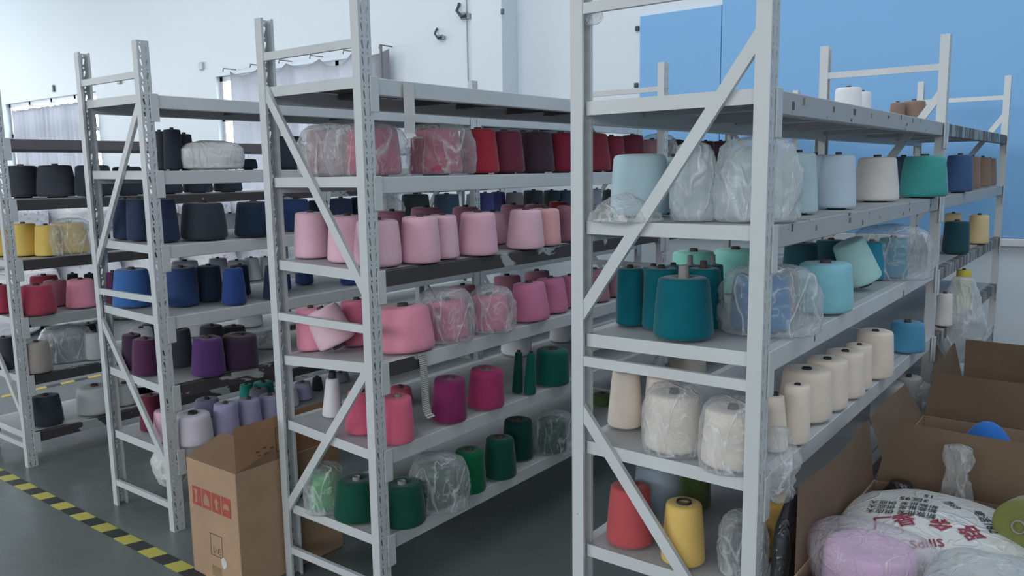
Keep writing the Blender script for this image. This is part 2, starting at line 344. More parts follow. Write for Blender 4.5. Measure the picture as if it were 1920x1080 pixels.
# ------------------------------------------------------------------ storage racks
DW = .4746; FL = .035; WEB = .05; RH = 2.0
def upright_mesh():
    """channel post: perforated web (outer side, x=0) and two plain flanges reaching to x=-FL"""
    bm = bmesh.new(); cell = .05; n = int(RH/cell)
    def cellgeo(bm, z):
        loops = [[(0, 0), (WEB, 0), (WEB, cell), (0, cell)]]
        def slot(cx, cz, lean):
            hw, hh = .0042, .0125
            return [(cx-hw*.6-lean, cz-hh), (cx+hw*.6-lean, cz-hh), (cx+hw+lean, cz+hh*.6), (cx+hw*.4+lean, cz+hh), (cx-hw*.4+lean, cz+hh), (cx-hw+lean, cz+hh*.6)]
        loops.append(slot(.014, .017, -.002)); loops.append(slot(.036, .017, .002))
        for cx in (.015, .035):
            loops.append([(cx+.0032*math.cos(q*math.pi/3), .0405+.0038*math.sin(q*math.pi/3)) for q in range(6)])
        es = []
        for L in loops:
            vv = [bm.verts.new((0, y, z+zz)) for y, zz in L]
            es += [bm.edges.new((vv[i], vv[(i+1) % len(vv)])) for i in range(len(vv))]
        bmesh.ops.triangle_fill(bm, use_beauty=True, edges=es)
    b0 = bmesh.new(); cellgeo(b0, 0)
    tmp = bpy.data.meshes.new('cell'); b0.to_mesh(tmp); b0.free()
    for k in range(n):
        s = len(bm.verts); bm.from_mesh(tmp); bm.verts.ensure_lookup_table()
        for v in bm.verts[s:]: v.co.z += k*cell
    bmesh.ops.remove_doubles(bm, verts=bm.verts[:], dist=1e-5)
    bmesh.ops.solidify(bm, geom=bm.faces[:], thickness=.0018)
    xs_ = [v.co.x for v in bm.verts]; mx = max(xs_)
    for v in bm.verts: v.co.x -= mx
    bx(bm, -FL, -.0019, 0, .002, 0, RH); bx(bm, -FL, -.0019, WEB-.002, WEB, 0, RH)
    bx(bm, -FL, -FL+.002, .002, .010, 0, RH); bx(bm, -FL, -FL+.002, WEB-.010, WEB-.002, 0, RH)
    bpy.data.meshes.remove(tmp)
    return mesh_of('upright', bm)
UP_R = upright_mesh(); UP_R.materials.append(M_CHIP)
bm = bmesh.new(); bm.from_mesh(UP_R)
for v in bm.verts: v.co.x *= -1
UP_L = mesh_of('upright_left', bm); UP_L.materials.append(M_CHIP)
CONN = box_mesh('connector', 0, .004, -.018, .018, -.105, .004, .0015)
class Rack: pass
RACKS = {}
def rack(key, label, X, Y0, shelves, nbay, diag_up_right, beam_mats, bay_shelves=None):
    """X: inner (left) edge of right post; shelves: (z at left beam, z at right beam)"""
    R = Rack(); R.X, R.Y0, R.key = X, Y0, key; R.XL = X-DW; R.shelves = shelves; R.bay = {}
    root = tag(empty('storage_rack', (0, 0, 0)), label, 'storage rack', 'rows of steel storage racks'); R.root = root
    xo_r = X+FL; xo_l = R.XL
    for k in range(nbay+1):
        y = Y0+2.0*k
        link('upright', UP_R, root, loc=(xo_r, y, 0)); link('upright', UP_L, root, loc=(xo_l, y, 0))
        yc = y+.0095; xa, xb = xo_l+FL*.6, X+FL*.4
        for nm, za, zb, h in (('cross_bar', 1.872, 1.872, .026), ('cross_bar', .985, .985, .026), ('cross_bar', .11, .11, .026)):
            bm = bmesh.new(); bar(bm, (xa, yc, za), (xb, yc, zb), .014, h); link(nm, mesh_of(nm, bm), root, M_STEEL)
        for za, zb in ((1.77, 1.10), (.86, .27)):
            lo, hi = min(za, zb), max(za, zb)
            up_r = diag_up_right if za > 1 else not diag_up_right
            bm = bmesh.new(); bar(bm, (xa, yc, lo if up_r else hi), (xb, yc, hi if up_r else lo), .014, .03)
            link('diagonal_brace', mesh_of('diagonal_brace', bm), root, M_STEEL)
    for k in range(nbay):
        ya, yb = Y0+2.0*k, Y0+2.0*(k+1)
        lst = shelves if k == 0 or not bay_shelves else bay_shelves
        R.bay[k] = lst
        for i, (zl, zr) in enumerate(lst):
            for side in (0, 1):
                z = zr if side else zl; xc = (X+.016) if side else (xo_l+.019)
                bm = bmesh.new(); bx(bm, xc-.016, xc+.016, ya+WEB+.001, yb-.001, z-.052, z); 
                bmesh.ops.bevel(bm, geom=bm.edges[:], offset=.002, segments=1, affect='EDGES')
                mt = beam_mats.get((k, i, side), M_STEEL)
                bo = link('beam', mesh_of('beam', bm), root, mt)
                for ye in (ya+WEB+.004, yb-.004):
                    x_ = (xo_r+.0005) if side else (xo_l-.0045)
                    c = link('beam_connector', CONN, bo, M_STEEL, (x_, ye, z))
            for ye in (ya+.0195, yb-.0015):
                bm = bmesh.new(); bar(bm, (xo_l+FL+.001, ye, zl-.014), (X-.001, ye, zr-.014), .003, .034); link('end_lip', mesh_of('end_lip', bm), root, M_STEEL)
            # folded deck panels
            n = 3; L = (yb-ya-.024)/n
            for j in range(n):
                y0, y1 = ya+.0215+j*L, ya+.0215+(j+1)*L-.003
                xl, xr = xo_l+FL+.002, X-.001
                bm = bmesh.new()
                def zz(x): return zl+(zr-zl)*(x-xl)/(xr-xl)
                def plate(x0, x1, yy0, yy1, t0, t1):
                    v = bx(bm, x0, x1, yy0, yy1, 0, 1)
                    for q in v: q.co.z = zz(q.co.x)+(t1 if q.co.z > .5 else t0)
                plate(xl, xr, y0, y1, -.002, .001)
                plate(xl, xr, y0, y0+.002, -.03, -.0021); plate(xl, xr, y1-.002, y1, -.03, -.0021)
                plate(xl, xr, (y0+y1)/2-.03, (y0+y1)/2+.03, -.022, -.0021)
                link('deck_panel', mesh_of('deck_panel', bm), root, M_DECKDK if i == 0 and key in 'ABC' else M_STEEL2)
    RACKS[key] = R; return R
rack('D', 'nearest grey steel rack with teal and cream yarn at right', -.6747, 1.7525,
     [(1.646, 1.648), (1.347, 1.347), (1.053, 1.058), (.762, .757), (.471, .470), (.17, .17)], 2, True,
     {(0, 0, 1): M_MARKBEAM, (0, 1, 1): M_MARKBEAM, (1, 0, 1): M_STREAK, (1, 1, 1): M_MARKBEAM, (1, 2, 1): M_STREAK, (1, 3, 1): M_STREAK},
     [(1.648, 1.648), (1.345, 1.345), (1.035, 1.035), (.745, .745), (.49, .49), (.17, .17)])
rack('C', 'grey steel rack of pink yarn cones in the middle', -1.9297, 1.7310,
     [(1.771, 1.771), (1.466, 1.466), (1.180, 1.167), (.838, .868), (.600, .573), (.282, .277)], 2, False,
     {(0, 2, 1): M_DARKBEAM, (0, 0, 0): M_STEEL, (1, 2, 1): M_DARKBEAM})
rack('B', 'grey steel rack of navy and purple yarn, second from left', -3.1304, 1.6879,
     [(1.80, 1.797), (1.503, 1.498), (1.210, 1.20), (.92, .907), (.642, .618), (.350, .342)], 2, True,
     {(0, 4, 1): M_DARKBEAM, (0, 4, 0): M_DARKBEAM})
rack('A', 'grey steel rack of yellow and red yarn at far left', -4.4681, 1.6602,
     [(1.673, 1.673), (1.371, 1.371), (1.068, 1.068), (.775, .775), (.475, .475), (.173, .173)], 2, True,
     {(0, 0, 1): plain('brown_grey_beam', (112, 106, 110), .5, .1, 6), (0, 1, 1): M_DARKBEAM, (0, 2, 1): M_DARKBEAM, (0, 3, 1): M_MIXBEAM, (0, 4, 1): M_MIXBEAM, (0, 5, 1): M_DARKBEAM, (1, 1, 1): M_MIXBEAM})

# little stickers and tape scraps left on the beams of the nearest rack
M_STK = [plain('sticker_dark', (92, 86, 88), .7), plain('sticker_grey', (136, 132, 132), .7), plain('sticker_brown', (120, 104, 92), .7)]
R = RACKS['D']; xs_ = R.X+.0322
for n_, (px, py, w, h) in enumerate(((1488, 198, .013, .018), (1508, 190, .012, .016), (1564, 205, .012, .014), (1603, 210, .02, .016), (1635, 217, .009, .014), (1667, 219, .014, .008), (1690, 220, .007, .016), (1712, 226, .011, .014), (1726, 226, .006, .012),
        (1486, 427, .008, .018), (1531, 427, .01, .014), (1594, 413, .016, .014), (1618, 417, .005, .014), (1650, 408, .004, .01), (1694, 401, .005, .012), (1706, 393, .006, .01), (1694, 552, .014, .03), (1528, 633, .006, .02))):
    p = on_x(px, py, R.X+.033)
    link('sticker', box_mesh('sticker', 0, .0012, -w/2, w/2, -h/2, h/2), R.root, M_STK[n_ % 3], (xs_, p.y, p.z))

# ------------------------------------------------------------------ yarn cones on the racks
GAIN = 1.3
PAL = {
 'rose pink': (172, 80, 104), 'bright crimson': (150, 44, 58), 'maroon': (100, 44, 60), 'black green': (34, 44, 44), 'dark plum': (62, 48, 58),
 'crimson': (118, 36, 56), 'wine red': (112, 44, 58), 'dark brown': (52, 42, 44), 'pale pink': (216, 174, 188), 'soft pink': (212, 166, 182), 'salmon pink': (214, 160, 164),
 'dusky pink': (150, 104, 118), 'candy pink': (220, 138, 158), 'blush pink': (212, 180, 190), 'deep pink': (198, 112, 140), 'mauve pink': (190, 116, 148),
 'greyish pink': (150, 112, 122), 'white': (206, 208, 214), 'hot pink': (208, 98, 126), 'magenta': (124, 42, 90), 'raspberry pink': (158, 54, 98),
 'dark green': (14, 62, 56), 'bottle green': (14, 84, 74), 'emerald green': (12, 92, 60), 'deep green': (18, 72, 56), 'light green': (64, 150, 86),
 'ice blue': (172, 196, 204), 'pale blue': (178, 198, 214), 'off white': (204, 202, 198), 'slate blue': (62, 82, 104), 'sea green': (64, 150, 148), 'denim blue': (62, 88, 128),
 'brown': (128, 108, 98), 'teal': (0, 92, 104), 'mint green': (142, 220, 198), 'cornflower blue': (46, 118, 164), 'light cyan': (128, 186, 200), 'pale mint': (158, 200, 200),
 'turquoise blue': (40, 130, 156), 'dark teal': (36, 72, 82), 'straw yellow': (206, 186, 142), 'cream': (222, 202, 190), 'sky blue': (72, 136, 172), 'beige': (176, 166, 146),
 'coral red': (176, 78, 82), 'blue grey': (136, 152, 166), 'olive green': (78, 94, 58), 'golden yellow': (206, 174, 98), 'mustard yellow': (176, 142, 78),
 'black': (50, 58, 66), 'navy blue': (48, 60, 86), 'charcoal': (70, 74, 82), 'bright navy': (48, 70, 112), 'royal blue': (56, 98, 156), 'ink blue': (32, 48, 66),
 'cobalt blue': (40, 66, 124), 'lavender grey': (160, 164, 178), 'plum purple': (84, 46, 78), 'violet': (82, 52, 104), 'aubergine': (62, 46, 66), 'lilac white': (196, 190, 202),
 'lavender': (150, 148, 178), 'light rose': (206, 168, 184), 'teal green': (44, 140, 132), 'smoke grey': (112, 120, 128), 'grey mauve': (112, 106, 114), 'green grey': (52, 64, 66), 'periwinkle blue': (78, 80, 130),
 'yellow': (240, 184, 98), 'rose red': (160, 62, 84), 'dusty rose': (172, 120, 136), 'warm grey': (150, 144, 138), 'light grey': (172, 176, 178), 'lime yellow': (196, 178, 70), 'avocado green': (104, 108, 60),
}
def albedo(name):
    c = srgb(PAL[name]); g = sum(c)/3; c = [v*.97+g*.03 for v in c]; c = [min(.86, v*GAIN) for v in c]
    return tuple(int(round(255*((v*12.92) if v < .0031308 else 1.055*v**(1/2.4)-.055))) for v in c)
CORE_MATS = [plain('core_brown', (84, 74, 70), .8), plain('core_dark', (52, 52, 54), .7), plain('core_grey', (150, 148, 146), .8), plain('core_tan', (132, 116, 104), .8)]
CONES = []
def cone_mesh(rb, rt_, h, seed, kk=.16):
    bm = bmesh.new(); k = min(rb, rt_)*kk
    prof = [(0, .004), (rb*.55, .004), (rb-k*.9, .0045), (rb-k*.25, .006+k*.25), (rb, .006+k)]
    n = 6
    for i in range(1, n): t = i/n; prof.append((rb+(rt_-rb)*t+.012*rb*math.sin(t*math.pi), .006+k+(h-.006-2*k)*t))
    prof += [(rt_, h-k), (rt_-k*.28, h-k*.3), (rt_-k, h), (rt_*.55, h+.0015), (rt_*.26, h-.002), (0, h-.004)]
    lathe(bm, prof, 30, 0, 0, .012, seed); return mesh_of('yarn_winding', bm, True)
def core_mesh(r, h0, h1):
    bm = bmesh.new(); t = .0022
    lathe(bm, [(r*1.12, h0), (r, h1-.002), (r*.97, h1), (r-t, h1), (r-t, h1-.03)], 14); return mesh_of('paper_core', bm, True)
def foot_mesh(r): 
    bm = bmesh.new(); lathe(bm, [(0, 0), (r, 0), (r*.97, .012), (0, .012)], 14); return mesh_of('core_foot', bm, True)
def add_cone(rk, shelf, colour, cx, yb, wb, wt, ytop, frac=None, bay=0, core=1, coreh=.009, tilt=0, bag=False, cr=.2, hmax=None, note=''):
    """a cone of yarn seen at pixel column cx; its base row yb fixes the place, or frac (0 left edge, 1 right edge of the deck)"""
    R = RACKS[rk]; zl, zr = R.bay[bay][shelf]; xa, xb = R.XL+FL, R.X
    z = (zl+zr)/2
    for it in range(3):
        if frac is None:
            p = on_z(cx, yb, z); dh = Vector((p.x, p.y, 0)).normalized(); s = depth(p)/F_PX; r = wb*s/2
            p = p + dh*r*.93
            lo, hi = xa+r*.3, xb+FL-r*.45
            if not (lo <= p.x <= hi):
                X = min(max(p.x, lo), hi); p = on_x(cx, yb, X)
        else:
            X = xa+(xb-xa)*frac; p = on_x(cx, yb or ytop, X); s = depth(p)/F_PX; r = wb*s/2
        z = zl+(zr-zl)*(min(max(p.x, xa), xb)-xa)/(xb-xa)+.0012
    ymin, ymax = R.Y0+2.0*bay+.02, R.Y0+2.0*(bay+1)
    s = depth((p.x, p.y, z))/F_PX
    c = dict(rk=rk, shelf=shelf, bay=bay, c=colour, cx=cx, ytop=ytop, yb=yb, wb=wb, wt=wt, back=(frac is not None and frac < .45), bag=bag, tilt=tilt, p=p.copy(), z=z, r=wb*s/2, core=core, coreh=coreh, cr=cr, moved=0.0,
             xa=xa, xb=xb, zl=zl, zr=zr, key=(rk, shelf, bay))
    if p.y > ymax-.02: print('OUT OF BAY', rk, shelf, colour, cx, round(p.y, 2), ymax)
    CONES.append(c); return c
def settle():
    """stand neighbours clear of each other: the farther of two touching cones slides back along its own line of sight"""
    groups = {}
    for c in CONES:
        if not c['tilt']: groups.setdefault((c['rk'], c['shelf']), []).append(c)
    for lst in groups.values():
        for it in range(60):
            hit = False
            for i, a in enumerate(lst):
                for b in lst[i+1:]:
                    d = (Vector((a['p'].x, a['p'].y))-Vector((b['p'].x, b['p'].y))).length; need = a['r']+b['r']+.001
                    if d >= need: continue
                    hit = True
                    far = a if a['p'].x**2+a['p'].y**2 > b['p'].x**2+b['p'].y**2 else b
                    near = b if far is a else a
                    dh = Vector((far['p'].x, far['p'].y, 0)).normalized()
                    q = far['p']+dh*.006
                    if far['moved'] < .1 and q.x > far['xa']+far['r']*.15:
                        far['p'] = q; far['moved'] += .006; far['r'] *= 1+.006/max(.5, math.hypot(q.x, q.y))
                    elif near['moved'] > -.05 and (near['p']-dh*.005).x < near['xb']+FL-near['r']*.4:
                        near['p'] = near['p']-dh*.005; near['moved'] -= .005
                    else:
                        k = .985; far['r'] *= k; near['r'] *= k; far['wt'] *= k; near['wt'] *= k
            if not hit: break
def build_cones():
    for n, c in enumerate(CONES):
        R = RACKS[c['rk']]; p = c['p']; tilt = c['tilt']; z = c['zl']+(c['zr']-c['zl'])*(min(max(p.x, c['xa']), c['xb'])-c['xa'])/(c['xb']-c['xa'])+.0022
        s = depth((p.x, p.y, z))/F_PX
        h = height_at(c['cx'], c['ytop'], p)-z
        if tilt: h = (c['yb']-c['ytop'])*s
        coreh = c['coreh']
        gap = (R.bay[c['bay']][c['shelf']-1][1]-z-.056) if c['shelf'] else 9
        h = max(.05, min(h, gap-coreh))
        rb, rtp = c['r'], c['wt']*s/2
        rtp = min(rtp, rb*.95)
        c.update(h=h, z=z, s=s)
        root = c['o'] = empty('yarn_cone', (p.x, p.y, z)); th = -math.atan((c['zr']-c['zl'])/(c['xb']-c['xa']))
        root.rotation_euler = (Matrix.Rotation(th, 4, 'Y') @ Matrix.Rotation(random.uniform(0, 6.28), 4, 'Z')).to_euler()
        link('yarn_winding', cone_mesh(rb, rtp, h, n*1.7), root, yarn(albedo(c['c'])))
        rc = max(.008, min(.02, rtp*c['cr']))
        if c['core']: link('paper_core', core_mesh(rc, h-.006, h+coreh), root, CORE_MATS[c['core']-1])
        if c['wb'] > 30 and not tilt: link('core_foot', foot_mesh(rb*.5), root, CORE_MATS[0])
        if tilt:
            root.rotation_euler = (0, 0, 0)
            d = (rt*(-math.sin(tilt)) + Vector((0, 0, 1))*math.cos(tilt)).normalized()
            root.matrix_world = Matrix.Translation(Vector((p.x, p.y, z+rb*math.sin(abs(tilt))))) @ Vector((0, 0, 1)).rotation_difference(d).to_matrix().to_4x4()
            link('core_foot', foot_mesh(rb*.35), root, CORE_MATS[0], (0, 0, -.012))
def shelf(rk, i, rows, bay=0):
    for r in rows:
        kw = r[6] if len(r) > 6 else {}
        add_cone(rk, i, *r[:6], bay=kw.pop('bay', bay), **kw)
f = lambda v, **k: dict(frac=v, **k)
# --- rack C (middle)
shelf('C', 1, [('rose pink', 620, 330, 92, 80, 245, f(.2, bag=True)), ('rose pink', 702, 330, 104, 92, 240, f(.62, bag=True)), ('rose pink', 818, 330, 100, 88, 242, f(.68, bag=True)),
 ('bright crimson', 897, 327, 80, 66, 243, f(.74)), ('maroon', 946, 327, 78, 64, 247, f(.74)), ('black green', 982, 327, 60, 52, 248, f(.5)), ('dark plum', 1004, 327, 72, 60, 248, f(.72)),
 ('crimson', 1052, 327, 68, 58, 250, f(.74)), ('wine red', 1112, 326, 68, 52, 251, f(.74)), ('wine red', 1146, 325, 54, 44, 256, f(.72)), ('maroon', 1185, 322, 48, 40, 254, f(.7)), ('greyish pink', 1222, 322, 48, 42, 262, f(.7, bag=True)),
 ('dark brown', 1262, 320, 40, 34, 262, f(.6, bay=1)), ('dark brown', 1290, 320, 38, 32, 263, f(.6, bay=1)), ('dark brown', 1322, 318, 36, 30, 265, f(.6, bay=1)), ('dark plum', 1350, 318, 36, 30, 265, f(.6, bay=1))])
shelf('C', 2, [('pale pink', 585, 487, 66, 57, 398), ('pale pink', 653, 498, 76, 66, 404), ('pale pink', 709, 504, 90, 78, 412), ('soft pink', 788, 497, 78, 66, 406), ('pale pink', 830, 489, 64, 52, 403),
 ('soft pink', 896, 482, 76, 63, 398), ('pale pink', 924, 476, 58, 46, 397, f(.5)), ('pale pink', 985, 470, 72, 58, 393), ('salmon pink', 1021, 463, 62, 52, 391), ('dusky pink', 1066, 455, 58, 48, 386),
 ('dusky pink', 736, 470, 60, 52, 396, f(.22, core=2)), ('dusky pink', 800, 468, 66, 56, 389, f(.2, core=2)), ('dusky pink', 873, 462, 56, 48, 388, f(.2, core=2)), ('dusky pink', 962, 454, 54, 46, 384, f(.2, core=2)), ('dusky pink', 1005, 450, 50, 42, 383, f(.2, core=2)), ('crimson', 1046, 447, 42, 34, 378, f(.15, core=2)),
 ('beige', 1128, 447, 46, 40, 388, f(.6))])
shelf('C', 3, [('candy pink', 590, 662, 62, 56, 577), ('deep pink', 676, 647, 66, 60, 562, f(.28)), ('candy pink', 762, 669, 112, 96, 573), ('deep pink', 843, 643, 76, 66, 563, dict(bag=True)), ('deep pink', 922, 626, 72, 64, 553, dict(bag=True)),
 ('mauve pink', 996, 608, 72, 60, 530), ('mauve pink', 1036, 592, 60, 52, 521), ('mauve pink', 1072, 580, 50, 42, 517), ('dusky pink', 872, 600, 56, 48, 535, f(.2, core=2)), ('dusky pink', 955, 590, 56, 50, 517, f(.2, core=2)), ('dusky pink', 1010, 580, 52, 46, 508, f(.2, core=2)),
 ('greyish pink', 1119, 570, 50, 42, 505), ('greyish pink', 1152, 560, 44, 38, 503, dict(bag=True)), ('dusky pink', 1185, 550, 40, 36, 500)])
add_cone('C', 3, 'blush pink', 636, 668, 74, 64, 594, tilt=.43, core=1)
shelf('C', 4, [('white', 624, 786, 38, 24, 708, dict(core=2, coreh=.026, cr=.55)), ('hot pink', 678, 818, 60, 50, 732), ('hot pink', 745, 837, 66, 52, 742, dict(core=3)), ('hot pink', 752, 800, 48, 40, 725, f(.35)),
 ('magenta', 842, 797, 68, 58, 708, dict(core=4, coreh=.002)), ('raspberry pink', 911, 771, 70, 61, 690, dict(core=4, coreh=.002)), ('dark green', 970, 740, 21, 14, 660, dict(core=2, cr=.5)), ('bottle green', 993, 743, 24, 15, 662, dict(core=2, cr=.5)), ('bottle green', 1034, 727, 68, 60, 654),
 ('white', 968, 679, 58, 52, 610, f(.08)), ('white', 1050, 655, 40, 36, 600, f(.1)), ('dark teal', 1140, 690, 40, 36, 630, f(.6)), ('dark teal', 1180, 680, 44, 38, 625, f(.6))])
shelf('C', 5, [('deep green', 672, 988, 90, 74, 897, dict(core=3)), ('deep green', 756, 997, 90, 74, 905, dict(core=3)), ('light green', 612, 962, 56, 48, 882, dict(bag=True)), ('deep green', 818, 958, 72, 62, 872, dict(bag=True)),
 ('emerald green', 882, 931, 60, 54, 843), ('deep green', 938, 905, 62, 52, 820), ('dark green', 972, 867, 60, 52, 786), ('dark green', 1035, 858, 56, 50, 785, dict(bag=True)), ('olive green', 1128, 790, 40, 34, 738, f(.6)),
 ('cream', 1290, 692, 66, 58, 620, f(.85, bay=1)), ('avocado green', 1362, 690, 60, 54, 630, f(.9, bay=1, bag=True))])
# --- rack D (nearest)
shelf('D', 0, [('white', 1590, 200, 50, 46, 165, f(.35, bay=0)), ('white', 1616, 200, 34, 30, 173, f(.3)), ('brown', 1682, 220, 28, 24, 193, f(.3)), ('brown', 1712, 225, 44, 40, 190, f(.45))])
shelf('D', 1, [('ice blue', 1199, 402, 108, 97, 290, dict(core=0, bag=True)), ('ice blue', 1262, 395, 62, 54, 295, f(.1, core=2)), ('ice blue', 1300, 413, 76, 66, 285, dict(bag=True)), ('ice blue', 1405, 414, 118, 104, 282, dict(bag=True)), ('ice blue', 1494, 404, 74, 60, 287),
 ('pale blue', 1524, 397, 58, 50, 291, f(.5)), ('pale blue', 1568, 394, 68, 58, 291), ('off white', 1641, 380, 80, 66, 295), ('slate blue', 1690, 370, 54, 46, 294, f(.45)), ('sea green', 1730, 372, 84, 70, 293),
 ('denim blue', 1796, 362, 48, 42, 291, dict(bay=1)), ('brown', 1820, 356, 30, 25, 294, dict(bay=1)), ('brown', 1839, 352, 30, 25, 295, dict(bay=1)), ('brown', 1852, 349, 28, 22, 297, dict(bay=1))])
shelf('D', 2, [('teal', 1182, 618, 54, 48, 503, f(.12, core=2)), ('teal', 1240, 622, 72, 62, 503, f(.32, core=2)), ('teal', 1281, 645, 112, 95, 520, dict(core=3, coreh=.03)), ('teal', 1318, 628, 70, 62, 503, f(.5, core=1, coreh=.02)),
 ('teal', 1225, 600, 46, 40, 500, f(.05, core=2)), ('teal', 1262, 600, 46, 40, 498, f(.1, core=2)), ('teal', 1293, 600, 44, 38, 497, f(.14, core=3, coreh=.03)), ('teal', 1335, 600, 44, 38, 496, f(.3, core=3, coreh=.03)),
 ('mint green', 1300, 560, 84, 76, 471, f(.05)), ('mint green', 1378, 555, 86, 78, 467, f(.1)), ('cornflower blue', 1425, 628, 112, 98, 512, dict(bag=True)), ('light cyan', 1545, 593, 101, 92, 492), ('turquoise blue', 1632, 528, 54, 46, 453, dict(bag=True)), ('turquoise blue', 1672, 525, 54, 48, 446, dict(bag=True)),
 ('dark teal', 1500, 530, 66, 58, 455, f(.2)), ('dark teal', 1556, 520, 60, 54, 450, f(.25)),
 ('dark teal', 1791, 478, 46, 42, 415, dict(bay=1)), ('straw yellow', 1833, 459, 36, 32, 403, dict(bay=1, core=2)), ('straw yellow', 1784, 462, 30, 28, 400, f(.72, bay=1))])
add_cone('D', 2, 'pale mint', 1620, 548, 68, 58, 464, tilt=.43, core=0)
shelf('D', 3, [('cream', 1172, 809, 66, 50, 695, dict(core=2)), ('cream', 1242, 792, 72, 62, 703, f(.3)), ('cream', 1261, 857, 106, 92, 735, dict(bag=True, core=2)), ('cream', 1370, 889, 112, 98, 764, dict(bag=True, core=2)),
 ('cream', 1449, 852, 54, 32, 741, dict(core=2)), ('cream', 1490, 838, 52, 45, 720, dict(core=2, coreh=.003)), ('cream', 1508, 797, 96, 86, 690, dict(core=2, coreh=.003)), ('cream', 1546, 775, 80, 72, 671, dict(core=2, coreh=.003)), ('cream', 1580, 751, 76, 66, 657, dict(core=2, coreh=.003)),
 ('cream', 1606, 740, 52, 46, 645, dict(core=2, coreh=.003)), ('cream', 1636, 714, 70, 62, 619, dict(core=2, coreh=.003)), ('sky blue', 1697, 683, 66, 56, 603),
 ('off white', 1768, 615, 30, 26, 550, dict(bay=1)), ('lime yellow', 1802, 590, 28, 24, 506, dict(bay=1))])
shelf('D', 4, [('coral red', 1181, 1034, 90, 73, 910, dict(core=3)), ('blue grey', 1232, 973, 88, 80, 868, f(.25)), ('olive green', 1303, 932, 58, 52, 868, f(.3)), ('golden yellow', 1280, 1070, 82, 66, 942, dict(core=2, coreh=.006, cr=.42)), ('mustard yellow', 1440, 1038, 100, 96, 928, f(.97)),
 ('charcoal', 1398, 1070, 56, 50, 985, dict(bag=True)),
 ('light grey', 1662, 800, 60, 54, 716), ('light grey', 1700, 780, 50, 46, 705, dict(bag=True)), ('beige', 1771, 712, 42, 36, 643, dict(bay=1))])
# --- rack B (second)
shelf('B', 1, [('charcoal', 303, 320, 38, 32, 247, f(.5)), ('black', 327, 320, 36, 30, 243, f(.6)), ('charcoal', 349, 320, 32, 26, 252, f(.5)), ('black', 466, 320, 34, 30, 312, f(.5, core=0)), ('black', 541, 322, 66, 56, 256, f(.6)),
 ('black', 610, 322, 60, 52, 268, f(.5))])
shelf('B', 2, [('navy blue', 238, 452, 46, 40, 373, f(.25)), ('navy blue', 265, 457, 48, 42, 373, f(.6)), ('navy blue', 307, 456, 60, 48, 373), ('black', 384, 452, 84, 72, 380), ('ink blue', 478, 446, 72, 60, 378), ('bright navy', 556, 443, 52, 46, 373, f(.7)), ('ink blue', 598, 440, 40, 36, 376, f(.4)),
 ('navy blue', 641, 440, 44, 40, 372, f(.6)), ('ink blue', 680, 440, 46, 42, 370, f(.6)), ('green grey', 780, 430, 56, 50, 364, f(.6)), ('slate blue', 838, 425, 50, 46, 364, f(.7)), ('lavender grey', 886, 420, 26, 22, 364, dict(frac=.7, bay=1)), ('periwinkle blue', 910, 420, 34, 30, 362, f(.7, bay=1)), ('periwinkle blue', 934, 418, 30, 26, 360, f(.6, bay=1)),
 ('grey mauve', 965, 416, 36, 32, 361, f(.8, bay=1)), ('green grey', 1000, 414, 40, 36, 357, f(.7, bay=1)), ('green grey', 1034, 412, 34, 30, 357, f(.6, bay=1)), ('slate blue', 1060, 410, 30, 26, 357, f(.7, bay=1)), ('lavender grey', 1118, 400, 22, 18, 354, f(.6, bay=1)), ('charcoal', 1140, 398, 24, 20, 356, f(.6, bay=1))])
shelf('B', 3, [('royal blue', 250, 576, 70, 58, 504), ('bright navy', 342, 577, 62, 55, 501), ('ink blue', 394, 570, 48, 42, 498), ('cobalt blue', 440, 574, 46, 34, 502, dict(core=2, cr=.3)), ('ink blue', 453, 566, 36, 28, 497, f(.55)), ('navy blue', 516, 563, 44, 32, 497, dict(core=2)), ('cobalt blue', 533, 556, 28, 22, 500, f(.6)),
 ('bright navy', 571, 534, 34, 30, 480, f(.45)), ('cobalt blue', 655, 543, 34, 30, 490, f(.85)), ('plum purple', 214, 560, 26, 22, 510, f(.1)),
 ('charcoal', 760, 500, 40, 34, 440, f(.5))])
shelf('B', 4, [('plum purple', 275, 707, 48, 42, 634), ('aubergine', 250, 695, 38, 32, 626, f(.25)), ('charcoal', 336, 692, 52, 44, 616, f(.45)), ('violet', 392, 709, 62, 52, 632), ('aubergine', 451, 700, 68, 62, 627), ('charcoal', 398, 660, 46, 40, 610, f(.15)), ('charcoal', 440, 660, 46, 40, 611, f(.2)), ('light grey', 502, 685, 40, 34, 632, f(.45)),
 ('black', 590, 655, 36, 30, 598, f(.5)), ('charcoal', 690, 640, 40, 36, 580, f(.5)), ('black', 774, 630, 30, 26, 580, f(.6))])
shelf('B', 5, [('maroon', 286, 811, 42, 34, 740, f(.3)), ('light rose', 314, 833, 46, 40, 768), ('lilac white', 366, 848, 70, 61, 774, dict(core=2, cr=.28)), ('lavender', 392, 815, 48, 42, 747, f(.3)), ('lavender', 426, 826, 49, 41, 755), ('lavender', 469, 806, 46, 39, 747), ('lavender', 508, 791, 46, 40, 740), ('smoke grey', 488, 780, 38, 32, 728, f(.35)),
 ('teal green', 464, 770, 26, 22, 720, f(.12)), ('teal green', 496, 765, 40, 36, 716, f(.15)), ('lilac white', 545, 782, 34, 28, 730, f(.75)), ('lavender', 570, 775, 36, 28, 716, f(.65)), ('black', 597, 765, 22, 16, 707, f(.5, core=2)), ('smoke grey', 640, 752, 36, 30, 700, f(.4))])
